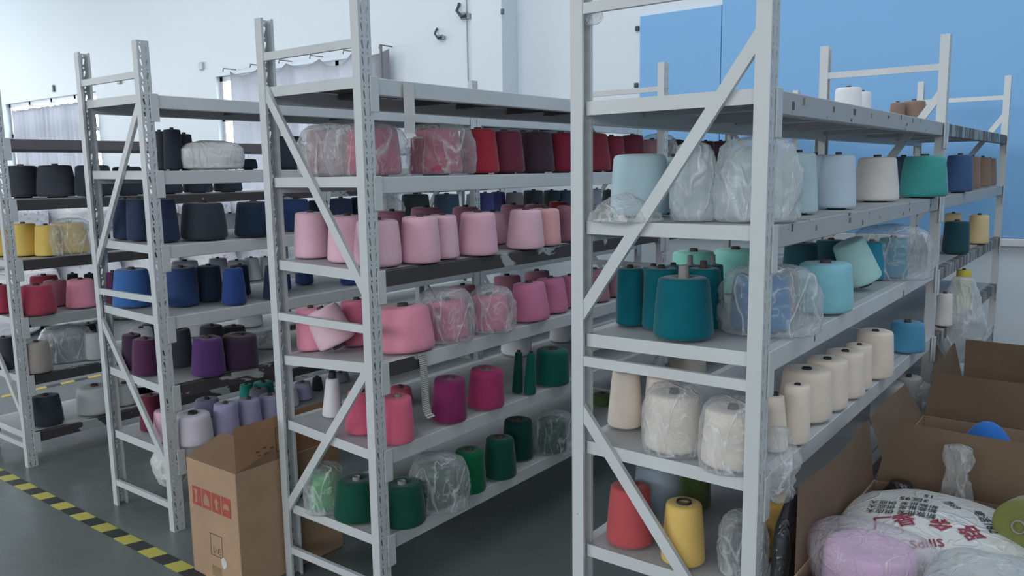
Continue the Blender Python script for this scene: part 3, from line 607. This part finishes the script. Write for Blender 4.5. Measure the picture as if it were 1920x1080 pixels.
# --- rack A (leftmost)
shelf('A', 1, [('charcoal', 44, 372, 60, 54, 311), ('charcoal', 108, 371, 68, 58, 310), ('black', 178, 370, 66, 58, 310, f(.8)), ('black', 242, 368, 58, 50, 313, f(.75)), ('black', 315, 366, 54, 48, 322, f(.7)), ('black', 372, 365, 54, 48, 322, f(.7)), ('black', 428, 364, 52, 46, 322, f(.7)), ('charcoal', 585, 360, 56, 50, 335, f(.6))])
shelf('A', 2, [('yellow', 2, 484, 44, 36, 422), ('yellow', 49, 484, 50, 41, 419), ('yellow', 91, 482, 44, 36, 422), ('yellow', 135, 478, 62, 54, 417, dict(bag=True)), ('dark brown', 190, 470, 36, 30, 420, f(.3)), ('lavender grey', 337, 455, 32, 26, 402, f(.6)), ('lavender grey', 434, 450, 36, 30, 400, f(.6)), ('lavender grey', 472, 448, 28, 24, 398, f(.6))])
shelf('A', 3, [('rose red', 6, 590, 40, 34, 534), ('rose red', 73, 594, 64, 52, 534), ('dusty rose', 108, 582, 44, 38, 525, f(.45)), ('candy pink', 155, 580, 54, 44, 523), ('rose red', 86, 560, 52, 46, 516, f(.15)), ('black', 140, 560, 24, 18, 513, f(.2)), ('black', 172, 560, 26, 20, 513, f(.3)), ('lavender grey', 350, 545, 52, 46, 489, f(.5)), ('lavender grey', 412, 540, 38, 32, 484, f(.4)), ('light grey', 447, 540, 38, 32, 488, f(.6)), ('white', 474, 537, 34, 26, 483, f(.7)), ('white', 500, 530, 30, 24, 482, f(.6))])
shelf('A', 4, [('charcoal', 12, 695, 36, 30, 632), ('warm grey', 73, 703, 50, 42, 640), ('black', 118, 695, 52, 46, 634, f(.6, bag=True)), ('charcoal', 152, 680, 44, 40, 622, f(.55, bag=True)), ('light grey', 182, 677, 40, 36, 622), ('black', 170, 660, 30, 26, 606, f(.1)), ('white', 268, 660, 44, 38, 614, f(.6)), ('slate blue', 284, 655, 30, 26, 606, f(.3)), ('white', 372, 640, 44, 38, 596, f(.6)), ('white', 470, 628, 48, 42, 578, f(.6))])
shelf('A', 5, [('black', 91, 802, 55, 46, 740), ('light grey', 182, 781, 68, 60, 722), ('light grey', 236, 764, 50, 44, 718)])
settle(); build_cones()
# labels
ORD = ['first', 'second', 'third', 'fourth', 'fifth', 'sixth', 'seventh', 'eighth', 'ninth', 'tenth', 'eleventh', 'twelfth', 'thirteenth', 'fourteenth', 'fifteenth', 'sixteenth', 'seventeenth', 'eighteenth', 'nineteenth', 'twentieth']
SH = ['top', 'second', 'third', 'fourth', 'fifth', 'lowest']
RN = {'A': 'leftmost rack', 'B': 'second rack', 'C': 'middle rack', 'D': 'nearest rack'}
from collections import defaultdict
byrow = defaultdict(list)
for c in CONES: byrow[(c['rk'], c['shelf'], c['bay'], c['back'])].append(c)
for (rk, sh, bay, back), lst in byrow.items():
    lst.sort(key=lambda c: c['cx'])
    for i, c in enumerate(lst):
        pos = ORD[i]+' from left' if len(lst) > 1 else 'alone'
        where = '%s shelf%s of %s' % (SH[sh], ' far bay' if bay else '', RN[rk])
        pre = 'tilted ' if c['tilt'] else ('bagged ' if c['bag'] else '')
        tag(c['o'], '%s%s yarn cone, %s%s, %s' % (pre, c['c'], pos, ' in back row' if back else '', where), 'yarn cone', 'yarn cones on the %s' % RN[rk])

# ------------------------------------------------------------------ plastic bags
F_CLEAR = film('clear_polythene', (232, 236, 240), .16, .2, 8, .6, .4)
F_MILKY = film('milky_polythene', (222, 230, 234), .42, .3, 7, .5, .3)
F_WHITE = film('white_bag_film', (214, 217, 216), 1.3, .4, 6, .5, .2)
F_THIN = film('thin_polythene', (230, 236, 238), .08, .15, 10, .7, .35)
F_BLACK = film('black_bag_film', (34, 36, 40), 1.6, .3, 6, .5, .2)
P_WRAP = [(0, .86), (.04, .97), (.3, 1.0), (.62, .97), (.84, .86), (.94, .66), (.98, .4), (1, .12)]
P_DOME = [(0, .92), (.06, 1.0), (.25, .95), (.5, .78), (.75, .52), (.92, .25), (1, .06)]
P_TIE = [(0, .8), (.05, .96), (.35, 1.0), (.6, .86), (.74, .5), (.8, .16), (.84, .12), (.92, .26), (1, .34)]
P_SACK = [(0, .7), (.08, .94), (.4, 1.0), (.7, .97), (.9, .8), (1, .35)]
def prof_at(P, t):
    for (a, ra), (b, rb) in zip(P, P[1:]):
        if t <= b: k = (t-a)/(b-a); k = k*k*(3-2*k)*.5+k*.5; return ra+(rb-ra)*k
    return P[-1][1]
def ridged(v): return 1-abs(noise.noise(v))*2
def bag_mesh(rx, ry, h, P, amp, seed, lean=(0, 0), nu=56, nv=34, e=.8, fine=1.0):
    bm = bmesh.new(); rows = []; S = max(rx, ry, h*.6)
    for j in range(nv+1):
        t = j/nv; pr = prof_at(P, t); row = []
        for i in range(nu):
            a = 2*math.pi*i/nu; c, s = math.cos(a), math.sin(a)
            x = rx*pr*math.copysign(abs(c)**e, c); y = ry*pr*math.copysign(abs(s)**e, s); z = h*t
            q = Vector((x/S, y/S, z/S))
            d = .55*ridged(Vector((q.x*1.6+seed, q.y*1.6, q.z*1.1))) + .35*ridged(Vector((q.x*4.2, q.y*4.2+seed, q.z*2.4+q.x*2)))*fine + .22*ridged(Vector((q.x*9, q.y*9-seed, q.z*7)))*fine - .5
            g = amp*.55*(1+.6*math.sin(math.pi*t))
            k = 1+g*d/max(.02, (rx+ry)/2*max(pr, .3))
            zz = z+g*.5*noise.noise(Vector((q.x*3, q.y*3, seed+q.z*2)))*min(1, t*6)
            row.append(bm.verts.new((x*k+lean[0]*t*t, y*k+lean[1]*t*t, max(0.0005, zz))))
        rows.append(row)
    for a, b in zip(rows, rows[1:]):
        for i in range(nu): bm.faces.new((a[i], a[(i+1) % nu], b[(i+1) % nu], b[i]))
    bm.faces.new(rows[0][::-1]); bm.faces.new(rows[-1])
    return mesh_of('plastic_bag', bm, True)
BAGN = [0]
def bag_world(label, x, y, z, rx, ry, h, P=P_WRAP, mat=F_CLEAR, amp=.012, lean=(0, 0), rz=0, e=.8, group=None, name='plastic_bag', cat='plastic bag', fine=1.0):
    BAGN[0] += 1
    o = link(name, bag_mesh(rx, ry, h, P, amp, BAGN[0]*3.7, lean, e=e, fine=fine), mat=mat, loc=(x, y, z)); o.rotation_euler = (0, 0, rz)
    return tag(o, label, cat, group)
def bag_px(label, rk, sh, cx, yb, w, ytop, frac=None, bay=0, ratio=.85, **kw):
    R = RACKS[rk]; zl, zr = R.bay[bay][sh]; xa, xb = R.XL+FL, R.X; z = (zl+zr)/2
    for it in range(3):
        if frac is None:
            p = on_z(cx, yb, z); dh = Vector((p.x, p.y, 0)).normalized(); r = w*depth(p)/F_PX/2*ratio; p = p+dh*r*.95
            p0 = min(max(p.x, xa+r*.2), xb+FL-r*.3)
            if abs(p0-p.x) > 1e-4: p = on_x(cx, yb, p0)
        else: p = on_x(cx, yb, xa+(xb-xa)*frac)
        z = zl+(zr-zl)*(min(max(p.x, xa), xb)-xa)/(xb-xa)+.003+abs(zr-zl)*.2
    s = depth((p.x, p.y, z))/F_PX
    h = height_at(cx, ytop, p)-z
    return bag_world(label, p.x, p.y, z, w*s/2, w*s/2*ratio, h, rz=-YAW*0+math.atan2(p.y, p.x)-math.pi/2, **kw)
G = 'clear bags around yarn on the racks'
bag_px('clear bag over rose cone behind the diagonal brace, middle rack', 'C', 1, 624, 330, 126, 231, frac=.2, mat=F_MILKY, group=G)
bag_px('clear creased bag over rose cone beside the middle rack post', 'C', 1, 690, 332, 158, 230, frac=.62, ratio=.78, mat=F_CLEAR, group=G)
bag_px('shiny crinkled bag over rose cone next to bright crimson cone', 'C', 1, 829, 332, 128, 231, frac=.68, ratio=1.0, mat=F_CLEAR, amp=.018, group=G)
bag_px('shiny scrunched bag at the far end of the red shelf', 'C', 1, 1234, 322, 70, 250, frac=.66, mat=F_CLEAR, amp=.016, group=G)
bag_px('clear bag over deep pink cone beside large candy pink cone', 'C', 3, 836, 646, 110, 537, mat=F_CLEAR, amp=.012, group=G)
bag_px('crumpled clear bag over deep pink cone before mauve pink cones', 'C', 3, 924, 632, 88, 536, mat=F_CLEAR, amp=.016, group=G)
bag_px('thin bag over greyish pink cone seen beside the nearest post', 'C', 3, 1152, 566, 54, 497, frac=.7, mat=F_THIN, group=G)
bag_px('clear bag with light green cone on the lowest middle shelf', 'C', 5, 611, 968, 76, 866, mat=F_CLEAR, group=G)
bag_px('clear knotted bag between deep green and emerald green cones', 'C', 5, 826, 966, 110, 850, mat=F_CLEAR, amp=.02, group=G)
bag_px('dim clear bag at the far end of the green shelf', 'C', 5, 1040, 860, 84, 772, mat=F_THIN, amp=.02, group=G)
bag_px('white plastic bag of yarn on second shelf beside charcoal cones', 'B', 1, 400, 321, 116, 264, frac=.75, ratio=.7, mat=F_WHITE, P=P_SACK, amp=.01, group=G)
bag_px('clear tied bag on far part of the second rack', 'B', 2, 730, 432, 62, 355, frac=.6, mat=F_CLEAR, P=P_TIE, group=G)
bag_px('milky bag over light grey cone beside dark aubergine cone', 'B', 4, 503, 688, 46, 622, frac=.5, mat=F_MILKY, group=G)
bag_px('clear bag over the third yellow cone on leftmost rack', 'A', 2, 137, 480, 76, 408, mat=F_CLEAR, group=G)
bag_px('crumpled white film lying over black cones on leftmost rack', 'A', 4, 128, 688, 92, 608, frac=.62, mat=F_MILKY, amp=.02, ratio=.7, group=G)
bag_px('bag slipped down around the foot of the near ice blue cone', 'D', 1, 1172, 441, 136, 362, frac=.24, ratio=.75, mat=F_CLEAR, P=P_DOME, amp=.014, group=G)
bag_px('milky bag over ice blue cone left of the nearest post', 'D', 1, 1300, 416, 84, 264, mat=F_MILKY, amp=.012, lean=(.0, .0), group=G)
bag_px('big milky bag over ice blue cone behind the nearest post', 'D', 1, 1418, 418, 158, 254, mat=F_MILKY, amp=.015, ratio=.7, group=G)
bag_px('clear bag with cornflower blue cone behind the nearest post', 'D', 2, 1440, 634, 184, 494, mat=F_CLEAR, amp=.016, ratio=.62, group=G)
bag_px('clear bag over two turquoise blue cones on the nearest rack', 'D', 2, 1668, 526, 140, 420, ratio=.6, mat=F_CLEAR, amp=.016, group=G)
bag_px('clear shrunk bag on the left of two large cream cones', 'D', 3, 1262, 862, 118, 716, mat=F_CLEAR, amp=.006, group=G)
bag_px('clear shrunk bag on the cream cone behind the nearest post', 'D', 3, 1372, 896, 124, 742, mat=F_CLEAR, amp=.006, group=G)
bag_px('dark stringy clear bag on fifth shelf beside golden cone', 'D', 4, 1392, 1088, 88, 958, mat=F_CLEAR, amp=.014, group=G)
bag_px('clear bag over light grey cone on fifth shelf far end', 'D', 4, 1712, 790, 74, 715, mat=F_CLEAR, amp=.014, group=G)
bag_px('white printed bag lying on the lowest shelf of leftmost rack', 'A', 5, 262, 790, 62, 738, frac=.3, mat=F_WHITE, P=P_SACK, group=G)
bag_px('clear bag over avocado green cone seen under the mid bar', 'C', 5, 1362, 700, 74, 622, frac=.88, bay=1, mat=F_CLEAR, group=G)
# hanging bags
def hang(label, px, py0, py1, X, w, mat, P, amp=.012, ratio=.6, rev=False):
    a, b_ = on_x(px, py0, X), on_x(px, py1, X); s = depth(a)/F_PX; r = w*s/2
    return bag_world(label, a.x, a.y, b_.z, r, r*ratio, a.z-b_.z, P=P, mat=mat, amp=amp, rz=math.atan2(a.y, a.x)-math.pi/2)
P_HANG = [(0, .2), (.06, .6), (.25, .9), (.5, 1.0), (.75, .8), (.95, .5), (1, .4)]
hang('milky torn bag hanging over the shelf edge by the nearest post', 1462, 800, 938, -.625, 62, F_CLEAR, P_HANG, .03)
hang('clear bag with yellow yarn hanging from the far bay', 1806, 520, 668, -.60, 84, F_MILKY, P_HANG, .02)
p = on_y(282, 838, 1.72)
bag_world('white bag with green print hanging under the second rack', p.x, 1.80, .12, .085, .06, .215, P=P_HANG, mat=F_WHITE, amp=.02)
p = on_y(1107, 30, 1.77)
sc = bag_world('scrap of film knotted on the top bar of nearest rack', p.x, 1.78, p.z-.022, .026, .012, .045, P=P_HANG, mat=F_CLEAR, amp=.01)
# ------------------------------------------------------------------ paper tags hanging from beams
def strip(label, pts, w, mat):
    """thin paper strip along a polyline in the Y-Z plane, width along Y"""
    bm = bmesh.new(); rows = []
    for x, y, z in pts: rows.append([bm.verts.new((x, y-w/2, z)), bm.verts.new((x, y+w/2, z))])
    for a, b in zip(rows, rows[1:]): bm.faces.new((a[0], a[1], b[1], b[0]))
    return tag(link('paper_tag', mesh_of('paper_tag', bm), mat=mat), label, 'paper tag', 'paper strips stuck on the middle rack')
xf = RACKS['C'].X+FL+.003
strip('blank white paper strip hanging from the top of middle rack', [(xf, 1.935, 1.768), (xf+.002, 1.933, 1.72), (xf+.006, 1.93, 1.66), (xf+.004, 1.928, 1.605), (xf+.012, 1.932, 1.592), (xf+.026, 1.94, 1.588), (xf+.034, 1.945, 1.594)], .05, M_PAPER)
def M_print():
    mt, nt, b = new_mat('printed_paper'); tc = N(nt, 'ShaderNodeTexCoord')
    w = N(nt, 'ShaderNodeTexWave', Scale=46.0, Distortion=3.0, Detail=3.0); w.bands_direction = 'Z'; w.inputs['Detail Scale'].default_value = 8
    nt.links.new(tc.outputs['Object'], w.inputs['Vector'])
    r = N(nt, 'ShaderNodeValToRGB'); r.color_ramp.elements[0].position = .25; r.color_ramp.elements[0].color = srgb((120, 120, 122))+(1,); r.color_ramp.elements[1].position = .5; r.color_ramp.elements[1].color = srgb((206, 206, 204))+(1,)
    nt.links.new(w.outputs['Fac'], r.inputs[0]); nt.links.new(r.outputs[0], b.inputs['Base Color']); b.inputs['Roughness'].default_value = .8; return mt
strip('printed paper strip curling down from the fourth pink shelf', [(xf, 1.955, .866), (xf+.006, 1.957, .83), (xf+.006, 1.96, .76), (xf+.004, 1.965, .69), (xf+.008, 1.97, .655), (xf+.02, 1.975, .643), (xf+.036, 1.985, .65)], .036, M_print())

# ------------------------------------------------------------------ cartons
def carton(label, x0, x1, y0, y1, h, flaps, mat, name='cardboard_box'):
    """open carton; flaps: dict side -> (length, angle from vertical outwards)"""
    r = tag(empty(name, ((x0+x1)/2, (y0+y1)/2, 0)), label, 'cardboard box'); ox, oy = (x0+x1)/2, (y0+y1)/2
    hx, hy, t = (x1-x0)/2, (y1-y0)/2, .005
    for nm, b in (('side_panel', (-hx, -hx+t, -hy, hy, .001, h)), ('side_panel', (hx-t, hx, -hy, hy, .001, h)), ('front_panel', (-hx+t, hx-t, -hy, -hy+t, .001, h)), ('back_panel', (-hx+t, hx-t, hy-t, hy, .001, h)), ('bottom_panel', (-hx+t, hx-t, -hy+t, hy-t, .001, .006))):
        link(nm, box_mesh(nm, *b, .001), r, mat)
    for side, (L, ang, c0, c1) in flaps.items():
        # local flap: hinge along X, rising in Z, thickness in Y; c0/c1 taper of the free corners
        W = hx if side in 'FB' else hy
        bm = bmesh.new(); n = 8
        g = []
        for j in range(3):
            row = []
            for i in range(n+1):
                s = -1+2*i/n; k = j/2; ww = W*.985
                xx = s*ww; 
                if s < 0: xx += c0*k*(-s)
                else: xx -= c1*k*s
                bow = .006*math.sin(3*s+L*40)*k
                row.append(bm.verts.new((xx, bow, L*k)))
            g.append(row)
        for j in range(2):
            for i in range(n): bm.faces.new((g[j][i], g[j][i+1], g[j+1][i+1], g[j+1][i]))
        bmesh.ops.solidify(bm, geom=bm.faces[:], thickness=.004)
        o = link('flap', mesh_of('flap', bm), r, mat)
        z = h+.001
        if side == 'L': o.matrix_local = Matrix.Translation((-hx, 0, z)) @ Matrix.Rotation(-math.pi/2, 4, 'Z') @ Matrix.Rotation(ang, 4, 'X')
        if side == 'R': o.matrix_local = Matrix.Translation((hx, 0, z)) @ Matrix.Rotation(math.pi/2, 4, 'Z') @ Matrix.Rotation(ang, 4, 'X')
        if side == 'F': o.matrix_local = Matrix.Translation((0, -hy, z)) @ Matrix.Rotation(ang, 4, 'X')
        if side == 'B': o.matrix_local = Matrix.Translation((0, hy, z)) @ Matrix.Rotation(math.pi, 4, 'Z') @ Matrix.Rotation(ang, 4, 'X')
    return r
# angle > 0 leans outwards for side F (towards -Y); see signs per side
box1 = carton('brown carton with red handling marks standing beside the middle rack', -2.731, -2.421, 1.556, 2.02, .447,
              {'R': (.165, 0, 0, 0), 'F': (.16, -1.25, .0, .0)}, M_CARD)
# printed marks on its front (thin raised ink)
M_RED = plain('red_ink', (172, 84, 76), .9, .12, 30); M_INK = plain('black_ink', (66, 58, 52), .9)
def ink(parent, name, mat, polys, org, ux, uz, nrm, th=.0006):
    bm = bmesh.new(); ux, uz, nrm, org = Vector(ux), Vector(uz), Vector(nrm), Vector(org)
    for P in polys:
        vs_ = [bm.verts.new(org+ux*a+uz*b_+nrm*th) for a, b_ in P]
        bm.faces.new(vs_)
    return link(name, mesh_of(name, bm), parent, mat)
hx, hy = .155, .232
def rect(x0, y0, x1, y1): return [(x0, y0), (x1, y0), (x1, y1), (x0, y1)]
def frame(x0, y0, x1, y1, t): return [rect(x0, y0, x1, y0+t), rect(x0, y1-t, x1, y1), rect(x0, y0+t, x0+t, y1-t), rect(x1-t, y0+t, x1, y1-t)]
O1 = (-hx, -hy, .0); UX, UZ, NN = (1, 0, 0), (0, 0, 1), (0, -1, 0)
mk = ink(box1, 'red_mark', M_RED, [rect(.028+.062*k, .272, .028+.062*k+.056, .345) for k in range(4)], O1, UX, UZ, NN)
PALE = plain('ink_gap', (176, 140, 116), .9)
ink(box1, 'handling_symbol', PALE, [[(.174, .285), (.19, .285), (.19, .31), (.199, .31), (.182, .33), (.165, .31), (.174, .31)],
    [(.222, .30), (.262, .30), (.258, .314), (.248, .322), (.236, .322), (.226, .314)],
    [(.1, .285), (.136, .285), (.136, .31), (.118, .334), (.1, .31)], [(.044, .285), (.06, .285), (.056, .31), (.064, .334), (.04, .334), (.048, .31)]], O1, UX, UZ, NN, .0011)
ink(box1, 'black_mark', M_INK, frame(.125, .1, .2, .185, .0025)+[rect(.143, .112, .146, .135), rect(.146, .112, .154, .115), rect(.158, .122, .164, .125), [(.168, .112), (.171, .112), (.178, .135), (.175, .135)], rect(.18, .112, .186, .115), rect(.18, .122, .186, .125), rect(.18, .132, .186, .135)], O1, UX, UZ, NN)
ink(box1, 'torn_spot', plain('torn_paper', (214, 210, 204), .9), [[(.19, .075), (.205, .06), (.222, .08), (.22, .1), (.205, .11), (.188, .098)]], O1, UX, UZ, NN, .001)
ink(box1, 'tape_strip', plain('brown_tape', (150, 126, 102), .5, .04), [rect(.125, .02, .185, .06)], O1, UX, UZ, NN, .0005)
ink(box1, 'black_mark', M_INK, frame(.17, .48, .215, .57, .002)+[rect(.085+.03*k, .5+.008*(k % 2), .1+.03*k, .504+.008*(k % 2)) for k in range(3)]+[rect(.09+.03*k, .486, .106+.03*k, .489) for k in range(2)], (hx, -hy, 0), (0, 1, 0), UZ, (1, 0, 0), .0055)
# the open cartons in the aisle right of the nearest rack
carton('open brown carton full of plastic bags at bottom right', -.56, .12, 1.78, 2.50, .548, {'L': (.19, .05, .02, .05), 'B': (.19, -.05, .0, .04)}, M_CARD_DK)
carton('open brown carton with a blue cone behind the front carton', -.56, .12, 2.60, 3.20, .57, {'B': (.165, -.03, 0, .02), 'L': (.13, .5, .03, .06)}, M_CARD_DK)
carton('farthest open carton with dark inside at the right', -.55, .14, 3.36, 3.98, .55, {'B': (.17, -.06, .02, 0), 'L': (.17, .1, .1, .02)}, M_CARD_DK)

tp = link('tape_residue', box_mesh('tape_residue', RACKS['C'].X+.0325, RACKS['C'].X+.0345, 1.785, 1.95, .818, .866), RACKS['C'].root, M_DARKBEAM)

# ------------------------------------------------------------------ contents of the cartons
F_PRINT = film('printed_bag_film', (214, 216, 214), 1.0, .32, 5, .45, .3)
F_LILAC = film('lilac_bag_film', (228, 220, 232), .2, .2, 9, .6, .5)
GB = 'bags in the front carton'
P_OVER = [(0, .62), (.5, .7), (.8, .82), (.9, 1.0), (.95, .92), (.985, .6), (1, .2)]
pb = bag_world('white carrier bag printed with red and black characters', -.335, 2.16, .01, .215, .20, .625, P=P_OVER, mat=F_PRINT, amp=.04, group=GB, fine=.6)
bag_world('clear bag with lilac yarn in the front carton', -.43, 1.915, .01, .14, .11, .645, P=P_OVER, mat=F_LILAC, amp=.03, group=GB)
bag_world('crumpled clear bag at the bottom right corner', -.16, 1.92, .01, .15, .12, .63, P=P_OVER, mat=F_MILKY, amp=.04, group=GB)
bag_world('clear twisted bag neck standing against the carton flap', -.335, 2.44, .50, .042, .03, .21, P=[(0, .9), (.2, 1.0), (.45, .7), (.65, .55), (.85, .85), (1, .8)], mat=F_CLEAR, amp=.02, group=GB)
bag_world('black bag in the back corner of the front carton', -.47, 2.42, .01, .07, .06, .575, P=P_SACK, mat=F_BLACK, amp=.02, group=GB)
bag_world('black bag squeezed between nearest rack and front carton', -.60, 1.89, .0, .034, .12, .70, P=P_SACK, mat=F_BLACK, amp=.008)
bag_world('crumpled grey bag filling the second carton', -.22, 2.9, .008, .28, .24, .47, P=P_SACK, mat=F_MILKY, amp=.03)
CONE_LAST = []
def free_cone(label, colour, loc, rb, rtp, h, axis=None, core=2, name='yarn_cone', cr=.2, kk=.16):
    root = empty(name, loc)
    link('yarn_winding', cone_mesh(rb, rtp, h, loc[0]*10, kk), root, yarn(albedo(colour)))
    if core: link('paper_core', core_mesh(max(.01, rtp*cr), h-.006, h+.008), root, CORE_MATS[core-1])
    if axis: root.matrix_world = Matrix.Translation(Vector(loc)) @ Vector((0, 0, 1)).rotation_difference(Vector(axis).normalized()).to_matrix().to_4x4()
    CONE_LAST[:] = [root]
    return tag(root, label, 'yarn cone', 'loose yarn in the cartons')
PAL['lilac'] = (196, 160, 194); PAL['vivid blue'] = (38, 104, 184)
free_cone('lilac yarn cone inside the clear bag, front carton', 'lilac', (-.43, 1.915, .36), .105, .1, .245, core=0)
pc = on_y(1852, 815, 2.92)
free_cone('vivid blue yarn cone poking out of the second carton', 'vivid blue', (pc.x, 2.92, .44), .088, .07, .10, core=0)
bm = bmesh.new(); lathe(bm, [(0, 0), (.07, 0)]+[(.09*math.cos(a*math.pi/18)+.002, .02+.2*math.sin(a*math.pi/18)) for a in range(0, 9)]+[(0, .22)], 30)
for ch in list(CONE_LAST[0].children): ch.data = mesh_of('yarn_winding', bm, True); ch.data.materials.append(yarn(albedo('vivid blue')))
pc = on_y(1908, 992, 2.16)
d = (CAM-pc).normalized()
free_cone('avocado green cone lying with its tube towards the viewer', 'avocado green', tuple(pc-d*.02+Vector((.03, .06, 0))), .068, .06, .12, axis=(d.x*.9-.25, d.y, d.z*.6), core=3, cr=.26)
# writing on the printed carrier bag, laid on its front-facing side
from mathutils.bvhtree import BVHTree
def text_on(obj, body, mat, size, centre, right, upv, nrm, name='print'):
    cu = bpy.data.curves.new('txt', 'FONT'); cu.body = body; cu.size = size; cu.align_x = 'CENTER'; cu.align_y = 'CENTER'; cu.resolution_u = 2; cu.offset = size*.012
    to = bpy.data.objects.new('txt', cu); C.objects.link(to); bpy.context.view_layer.update()
    dg = bpy.context.evaluated_depsgraph_get(); me = bpy.data.meshes.new_from_object(to.evaluated_get(dg)); C.objects.unlink(to); bpy.data.objects.remove(to)
    bm = bmesh.new(); bm.from_mesh(me); bpy.data.meshes.remove(me)
    bmesh.ops.triangulate(bm, faces=bm.faces[:])
    bmesh.ops.subdivide_edges(bm, edges=[e for e in bm.edges if e.calc_length() > size*.25], cuts=1)
    bmesh.ops.triangulate(bm, faces=bm.faces[:])
    b2 = bmesh.new(); b2.from_mesh(obj.data); bvh = BVHTree.FromBMesh(b2)
    right, upv, nrm = Vector(right).normalized(), Vector(upv).normalized(), Vector(nrm).normalized()
    kill = []
    for v in bm.verts:
        o = Vector(centre)+right*v.co.x+upv*v.co.y+nrm*.4
        hit = bvh.ray_cast(o, -nrm)
        if hit[0] is None: kill.append(v); continue
        v.co = hit[0]+nrm*.0025
    bmesh.ops.delete(bm, geom=kill, context='VERTS'); b2.free()
    return link(name, mesh_of('print', bm), obj, mat)
M_RTXT = plain('red_print', (150, 40, 66), .5); M_BTXT = plain('black_print', (48, 48, 52), .5)
nb = Vector((.02, -.62, .78)).normalized(); rb_ = Vector((1, .12, 0)); rb_ = (rb_-nb*rb_.dot(nb)).normalized(); ub = nb.cross(rb_)
def bag_text(body, mat, size, u, v, rot=0):
    c = Vector((0, -.01, .52))+rb_*u+ub*v; r2 = rb_*math.cos(rot)+ub*math.sin(rot); u2 = nb.cross(r2)
    text_on(pb, body, mat, size, c, r2, u2, nb)
bag_text('15', M_BTXT, .026, -.02, .14, math.pi); bag_text('3区95', M_BTXT, .028, -.05, .105, math.pi)
bag_text('市69', M_BTXT, .028, .035, .105, -.9); bag_text('电话182', M_BTXT, .028, .11, .06, -1.1)
for k in range(3): bag_text('新款批发 供应大', M_BTXT, .022, -.07, .072-.024*k, math.pi)
for ch, u, v, r in (('香', -.055, -.01, .5), ('金', .02, .005, math.pi+.2), ('路', .088, -.005, 2.3), ('厂', -.1, -.03, .3)): bag_text(ch, M_RTXT, .052, u, v, r)
bag_text('SdIIIS', M_RTXT, .034, .0, -.075, .35)

# ------------------------------------------------------------------ sacks of white printed cloth piled beyond the leftmost rack
def M_sack(name, base, ink_c):
    mt, nt, b = new_mat(name); tc = N(nt, 'ShaderNodeTexCoord')
    nz = N(nt, 'ShaderNodeTexNoise', Scale=16.0, Detail=3.0, Distortion=2.0); nt.links.new(tc.outputs['Object'], nz.inputs['Vector'])
    r = N(nt, 'ShaderNodeValToRGB'); e = r.color_ramp.elements; e[0].position = .60; e[0].color = srgb(base)+(1,); e[1].position = .64; e[1].color = srgb(ink_c)+(1,)
    nt.links.new(nz.outputs['Fac'], r.inputs[0]); nt.links.new(r.outputs[0], b.inputs['Base Color']); b.inputs['Roughness'].default_value = .5
    n2 = N(nt, 'ShaderNodeTexNoise', Scale=9.0, Detail=5.0); nt.links.new(tc.outputs['Object'], n2.inputs['Vector'])
    bp = N(nt, 'ShaderNodeBump', Strength=.5, Distance=.03); nt.links.new(n2.outputs['Fac'], bp.inputs['Height']); nt.links.new(bp.outputs[0], b.inputs['Normal']); return mt
SM = [M_sack('sack_lavender_print', (240, 240, 246), (196, 186, 220)), M_sack('sack_pink_print', (240, 238, 242), (226, 150, 190)), M_sack('sack_plain', (238, 240, 244), (206, 212, 226))]
lay = ['floor layer', 'second layer', 'third layer', 'topmost layer']
k = 0
for j in range(4):
    for i in range(5):
        y = 3.05+i*.66+(j % 2)*.2; k += 1
        bag_world('white printed sack of cloth, %s, %s from the left in the pile' % (lay[j], ORD[i]), -8.6+.05*math.sin(k*2.3), y, .005+j*.325, .42, .32, .318,
                  P=[(0, .8), (.15, .97), (.5, 1.0), (.85, .95), (1, .72)], mat=SM[(i*2+j) % 3], amp=.03, e=.6, group='white sacks piled beyond the racks', name='cloth_sack', cat='sack')
